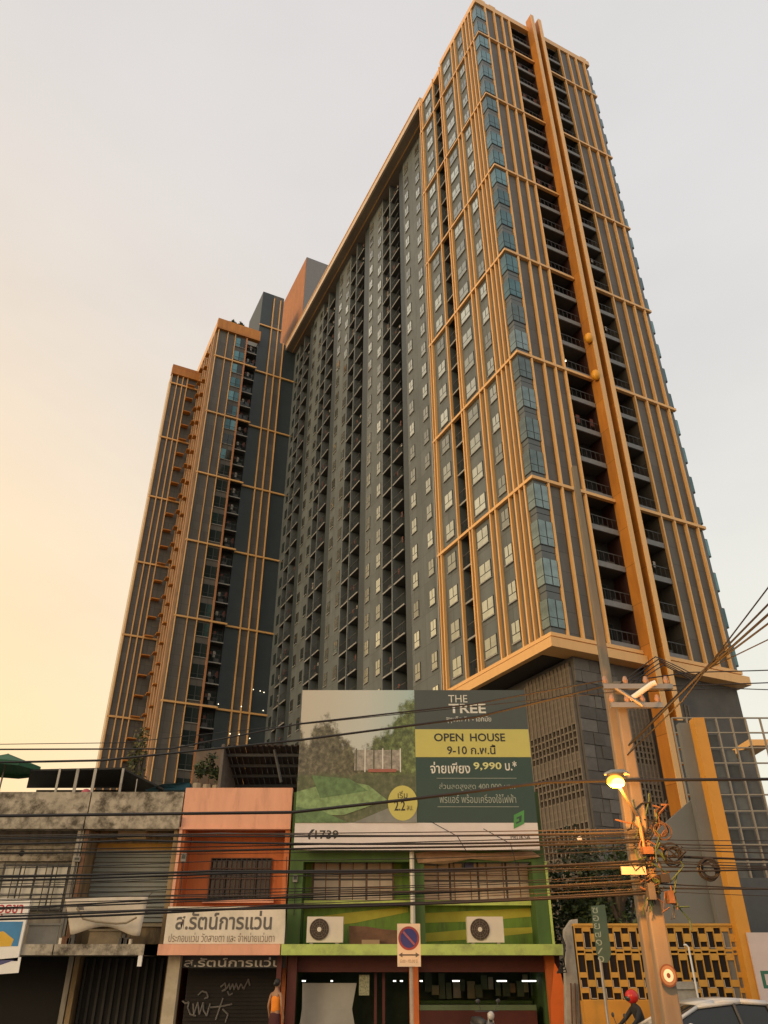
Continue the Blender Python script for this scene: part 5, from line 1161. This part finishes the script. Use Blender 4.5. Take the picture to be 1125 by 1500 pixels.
def motorbike(label, loc, rz, mbody, group):
    t = thing('motorcycle', label, 'motorcycle', loc, rz, group)
    for y in (-0.62, 0.62):
        w = MB(); w.tube([(0.0, y + 0.25 * math.cos(a * math.pi / 12), 0.29 + 0.25 * math.sin(a * math.pi / 12)) for a in range(25)], 0.042, 8, cap=False)
        wo = w.build('wheel', M_frame, t, True)
        r_ = MB(); r_.tube([(-0.03, y, 0.29), (0.03, y, 0.29)], 0.06, 10)
        for a in range(6): r_.tube([(0, y, 0.29), (0, y + 0.22 * math.cos(a * 1.047), 0.29 + 0.22 * math.sin(a * 1.047))], 0.012, 4)
        r_.build('rim', M_steel, wo)
    b = MB(); b.tube([(0, -0.42, 0.80), (0, -0.25, 0.5), (0, 0.1, 0.42), (0, 0.5, 0.62), (0, 0.75, 0.74)], [0.10, 0.12, 0.13, 0.12, 0.04], 10); b.build('body', mbody, t, True)
    MB().tube([(0, -0.05, 0.72), (0, 0.25, 0.77), (0, 0.62, 0.80)], [0.10, 0.12, 0.08], 10).build('saddle', M_frame, t, True)
    f_ = MB()
    for s_ in (-1, 1): f_.tube([(0.07 * s_, -0.62, 0.29), (0.07 * s_, -0.46, 0.72), (0.05 * s_, -0.38, 0.98)], 0.02, 6)
    f_.build('fork', M_steel, t)
    MB().tube([(-0.34, -0.22, 1.02), (-0.12, -0.36, 1.02), (0.12, -0.36, 1.02), (0.34, -0.22, 1.02)], 0.016, 6).build('handlebar', M_frame, t)
    MB().ball((0, -0.46, 0.93), 0.095, 0.09, 0.10).build('headlight', mat('headlight_glass', (0.5, 0.5, 0.48), 0.15), t, True)
    for s_ in (-1, 1):
        m_ = MB().tube([(0.2 * s_, -0.31, 1.03), (0.29 * s_, -0.33, 1.20)], 0.008, 5).build('mirror_stem', M_frame, t)
        MB().ball((0.30 * s_, -0.34, 1.25), 0.07, 0.02, 0.05).build('mirror', M_frame, m_, True)
    MB().tube([(0.08, 0.1, 0.35), (0.1, 0.6, 0.38), (0.1, 0.8, 0.42)], [0.03, 0.05, 0.05], 8).build('exhaust', M_steel, t)
    return t
motorbike('parked dark motorcycle with round mirrors in front of the green shop', (xx(708, 1490, 24.4), 24.4, 0.16), R(20), mat('bike_grey', (0.10, 0.10, 0.11), 0.35, var=0.1), 'motorcycles on the street')
RX, RY = xx(925, 1470, 20.1), 20.1
motorbike('dark motorcycle ridden past the patterned wall behind the white car', (RX, RY, 0.0), R(-80), mat('bike_red', (0.12, 0.015, 0.015), 0.35), 'motorcycles on the street')
rp_ = thing('person', 'motorcycle rider in a red helmet and dark jacket behind the white car', 'person', (RX, RY, 0.0), R(-80))
J = {'pelvis': ((0, 0.2, 0.90), (0.14, 0.12)), 'belly': ((0, 0.19, 1.06), (0.125, 0.10)), 'chest': ((0, 0.12, 1.27), (0.15, 0.11)), 'nb': ((0, 0.07, 1.41), (0.065, 0.06)), 'neck': ((0, 0.04, 1.47), 0.05), 'head': ((0, 0.03, 1.54), 0.07)}
E_ = [('pelvis', 'belly'), ('belly', 'chest'), ('chest', 'nb'), ('nb', 'neck'), ('neck', 'head')]
for s_, n in ((-1, 'l'), (1, 'r')):
    J.update({'s' + n: ((0.19 * s_, 0.08, 1.36), 0.062), 'e' + n: ((0.29 * s_, -0.06, 1.17), 0.046), 'w' + n: ((0.31 * s_, -0.22, 1.05), 0.032), 'h' + n: ((0.305 * s_, -0.26, 1.035), 0.034), 'p' + n: ((0.11 * s_, 0.12, 0.84), 0.085), 'k' + n: ((0.17 * s_, -0.22, 0.70), 0.062), 'a' + n: ((0.15 * s_, 0.02, 0.36), 0.04), 't' + n: ((0.16 * s_, -0.14, 0.31), 0.036)})
    E_ += [('nb', 's' + n), ('s' + n, 'e' + n), ('e' + n, 'w' + n), ('w' + n, 'h' + n), ('pelvis', 'p' + n), ('p' + n, 'k' + n), ('k' + n, 'a' + n), ('a' + n, 't' + n)]
    for f_ in range(4):
        J['f%d%s' % (f_, n)] = (((0.27 + 0.02 * f_) * s_, -0.29, 1.04), 0.009); J['g%d%s' % (f_, n)] = (((0.27 + 0.02 * f_) * s_, -0.275, 1.005), 0.008); E_ += [('h' + n, 'f%d%s' % (f_, n)), ('f%d%s' % (f_, n), 'g%d%s' % (f_, n))]
    J['th' + n] = ((0.255 * s_, -0.24, 1.005), 0.01); E_ += [('h' + n, 'th' + n)]
skinned('body', J, E_, mat('dark_jacket', (0.022, 0.022, 0.022), 0.8, var=0.2), rp_)
MB().ball((0, 0.03, 1.60), 0.135, 0.15, 0.14, nu=16, nv=10).build('helmet', mat('helmet_red', (0.50, 0.02, 0.015), 0.25), rp_, True)
MB().ball((0, -0.035, 1.57), 0.105, 0.10, 0.075, nu=14, nv=8).build('visor', M_dglass, rp_, True)

# ================================================================= white car
car = thing('parked_car', 'white sedan passing at the lower right with its roof and side windows showing', 'car', (xx(1033, 1490, 19.0), 19.0, 0.06))
car.scale = (1.06, 1.06, 1.06)
M_car = mat('car_white', (0.66, 0.62, 0.57), 0.22, var=0.02); M_cglass = mat('car_glass', (0.018, 0.022, 0.024), 0.05, var=0.1)
def loft(secs, m, name, parent, smooth=True, mats=None):
    b = MB(); n = len(secs[0])
    for s_ in secs: b.v += s_
    for k in range(len(secs) - 1):
        for j in range(n): b.f.append((k * n + j, k * n + (j + 1) % n, (k + 1) * n + (j + 1) % n, (k + 1) * n + j)); b.m.append(0)
    b.f.append(tuple(reversed(range(n)))); b.f.append(tuple((len(secs) - 1) * n + j for j in range(n))); b.m += [0, 0]
    o = b.build(name, m, parent, smooth); md = o.modifiers.new('bevel', 'BEVEL'); md.width = 0.035; md.segments = 3; md.limit_method = 'ANGLE'; return o
# body: cross sections along x (car faces -x)
body = []
for (x, zt_, w) in ((-2.25, 0.62, 0.70), (-2.1, 0.74, 0.80), (-1.2, 0.90, 0.86), (-0.9, 0.95, 0.87), (1.35, 0.98, 0.87), (1.9, 1.0, 0.84), (2.2, 0.92, 0.78), (2.28, 0.6, 0.72)):
    body.append([(x, -w, 0.22), (x, w, 0.22), (x, w + 0.03, 0.5), (x, w - 0.02, zt_ - 0.06), (x, w - 0.12, zt_), (x, -w + 0.12, zt_), (x, -w + 0.02, zt_ - 0.06), (x, -w - 0.03, 0.5)])
loft(body, M_car, 'body', car)
# cabin: glasshouse with roof
def sec(x, zb_, zt_, wb, wt): return [(x, -wb, zb_), (x, wb, zb_), (x, wt + 0.02, zt_ - 0.06), (x, wt - 0.1, zt_), (x, -wt + 0.1, zt_), (x, -wt - 0.02, zt_ - 0.06)]
prof = [(-1.15, 0.93), (-0.75, 1.17), (-0.35, 1.36), (0.0, 1.43), (0.5, 1.455), (1.0, 1.42), (1.45, 1.27), (1.85, 1.0)]
loft([sec(x, 0.90, z - 0.012, 0.80, 0.80 - 0.22 * (z - 0.9) / 0.55) for x, z in prof], M_cglass, 'glasshouse', car)
roof = MB(); pts = [(x, z) for x, z in prof if -0.4 <= x <= 1.05]
for (x0_, z0_), (x1_, z1_) in zip(pts, pts[1:]):
    for (ya, yb, da, db) in ((-0.60, 0.60, 0.0, 0.0), (-0.655, -0.60, -0.055, 0.0), (0.60, 0.655, 0.0, -0.055)):
        roof.poly([(x0_, ya, z0_ + da + .006), (x1_, ya, z1_ + da + .006), (x1_, yb, z1_ + db + .006), (x0_, yb, z0_ + db + .006)])
o = roof.build('roof', M_car, car, True); md = o.modifiers.new('thickness', 'SOLIDIFY'); md.thickness = 0.03
for s_ in (-1, 1):
    def edge(x, z): return (x, s_ * (0.80 - 0.22 * (z - 0.9) / 0.55 + 0.015) , z)
    def base(x): return (x, s_ * 0.805, 0.94)
    pl = MB()
    for (a, b_) in (((-1.15, .94), (-0.35, 1.32)), ((-0.35, 1.32), (0.5, 1.40)), ((0.5, 1.40), (1.0, 1.37)), ((1.0, 1.37), (1.85, .97))): pl.tube([edge(*a), edge(*b_)], 0.034, 6)
    pl.build('pillar', M_car, car, True)
    MB().tube([base(0.42), edge(0.36, 1.39)], 0.032, 6).build('pillar', M_frame, car)
    MB().tube([base(1.1), edge(1.0, 1.36)], 0.04, 6).build('pillar', M_frame, car)
    mi = MB().ball((-0.62, s_ * 0.95, 1.0), 0.07, 0.11, 0.08).build('wing_mirror', M_car, car, True)
    for x in (-1.4, 1.4):
        wo = MB().tube([(x, s_ * 0.66, 0.31), (x, s_ * 0.88, 0.31)], 0.31, 20).build('wheel', M_frame, car)
        MB().tube([(x, s_ * 0.87, 0.31), (x, s_ * 0.895, 0.31)], 0.20, 14).build('rim', M_steel, wo)
    MB().ball((-2.16, s_ * 0.62, 0.66), 0.09, 0.16, 0.08).build('headlight', MATS['headlight_glass'], car, True)
    MB().box(0.15, s_ * 0.88, 0.82, 0.32, s_ * 0.905, 0.85).build('door_handle', M_car, car)
t = thing('cargo_hump', 'dark brown covered load beside the white car in the bottom right corner', 'load', (xx(1118, 1490, 15.5), 15.5, 0))
MB().ball((0.1, 0, 0.9), 0.5, 0.5, 0.38, nu=14, nv=8).build('cover', mat('cover_brown', (0.07, 0.045, 0.03), 0.9, var=0.3), t, True)
MB().box(-0.35, -0.35, 0, 0.55, 0.35, 0.9).build('stack', M_rust, t)
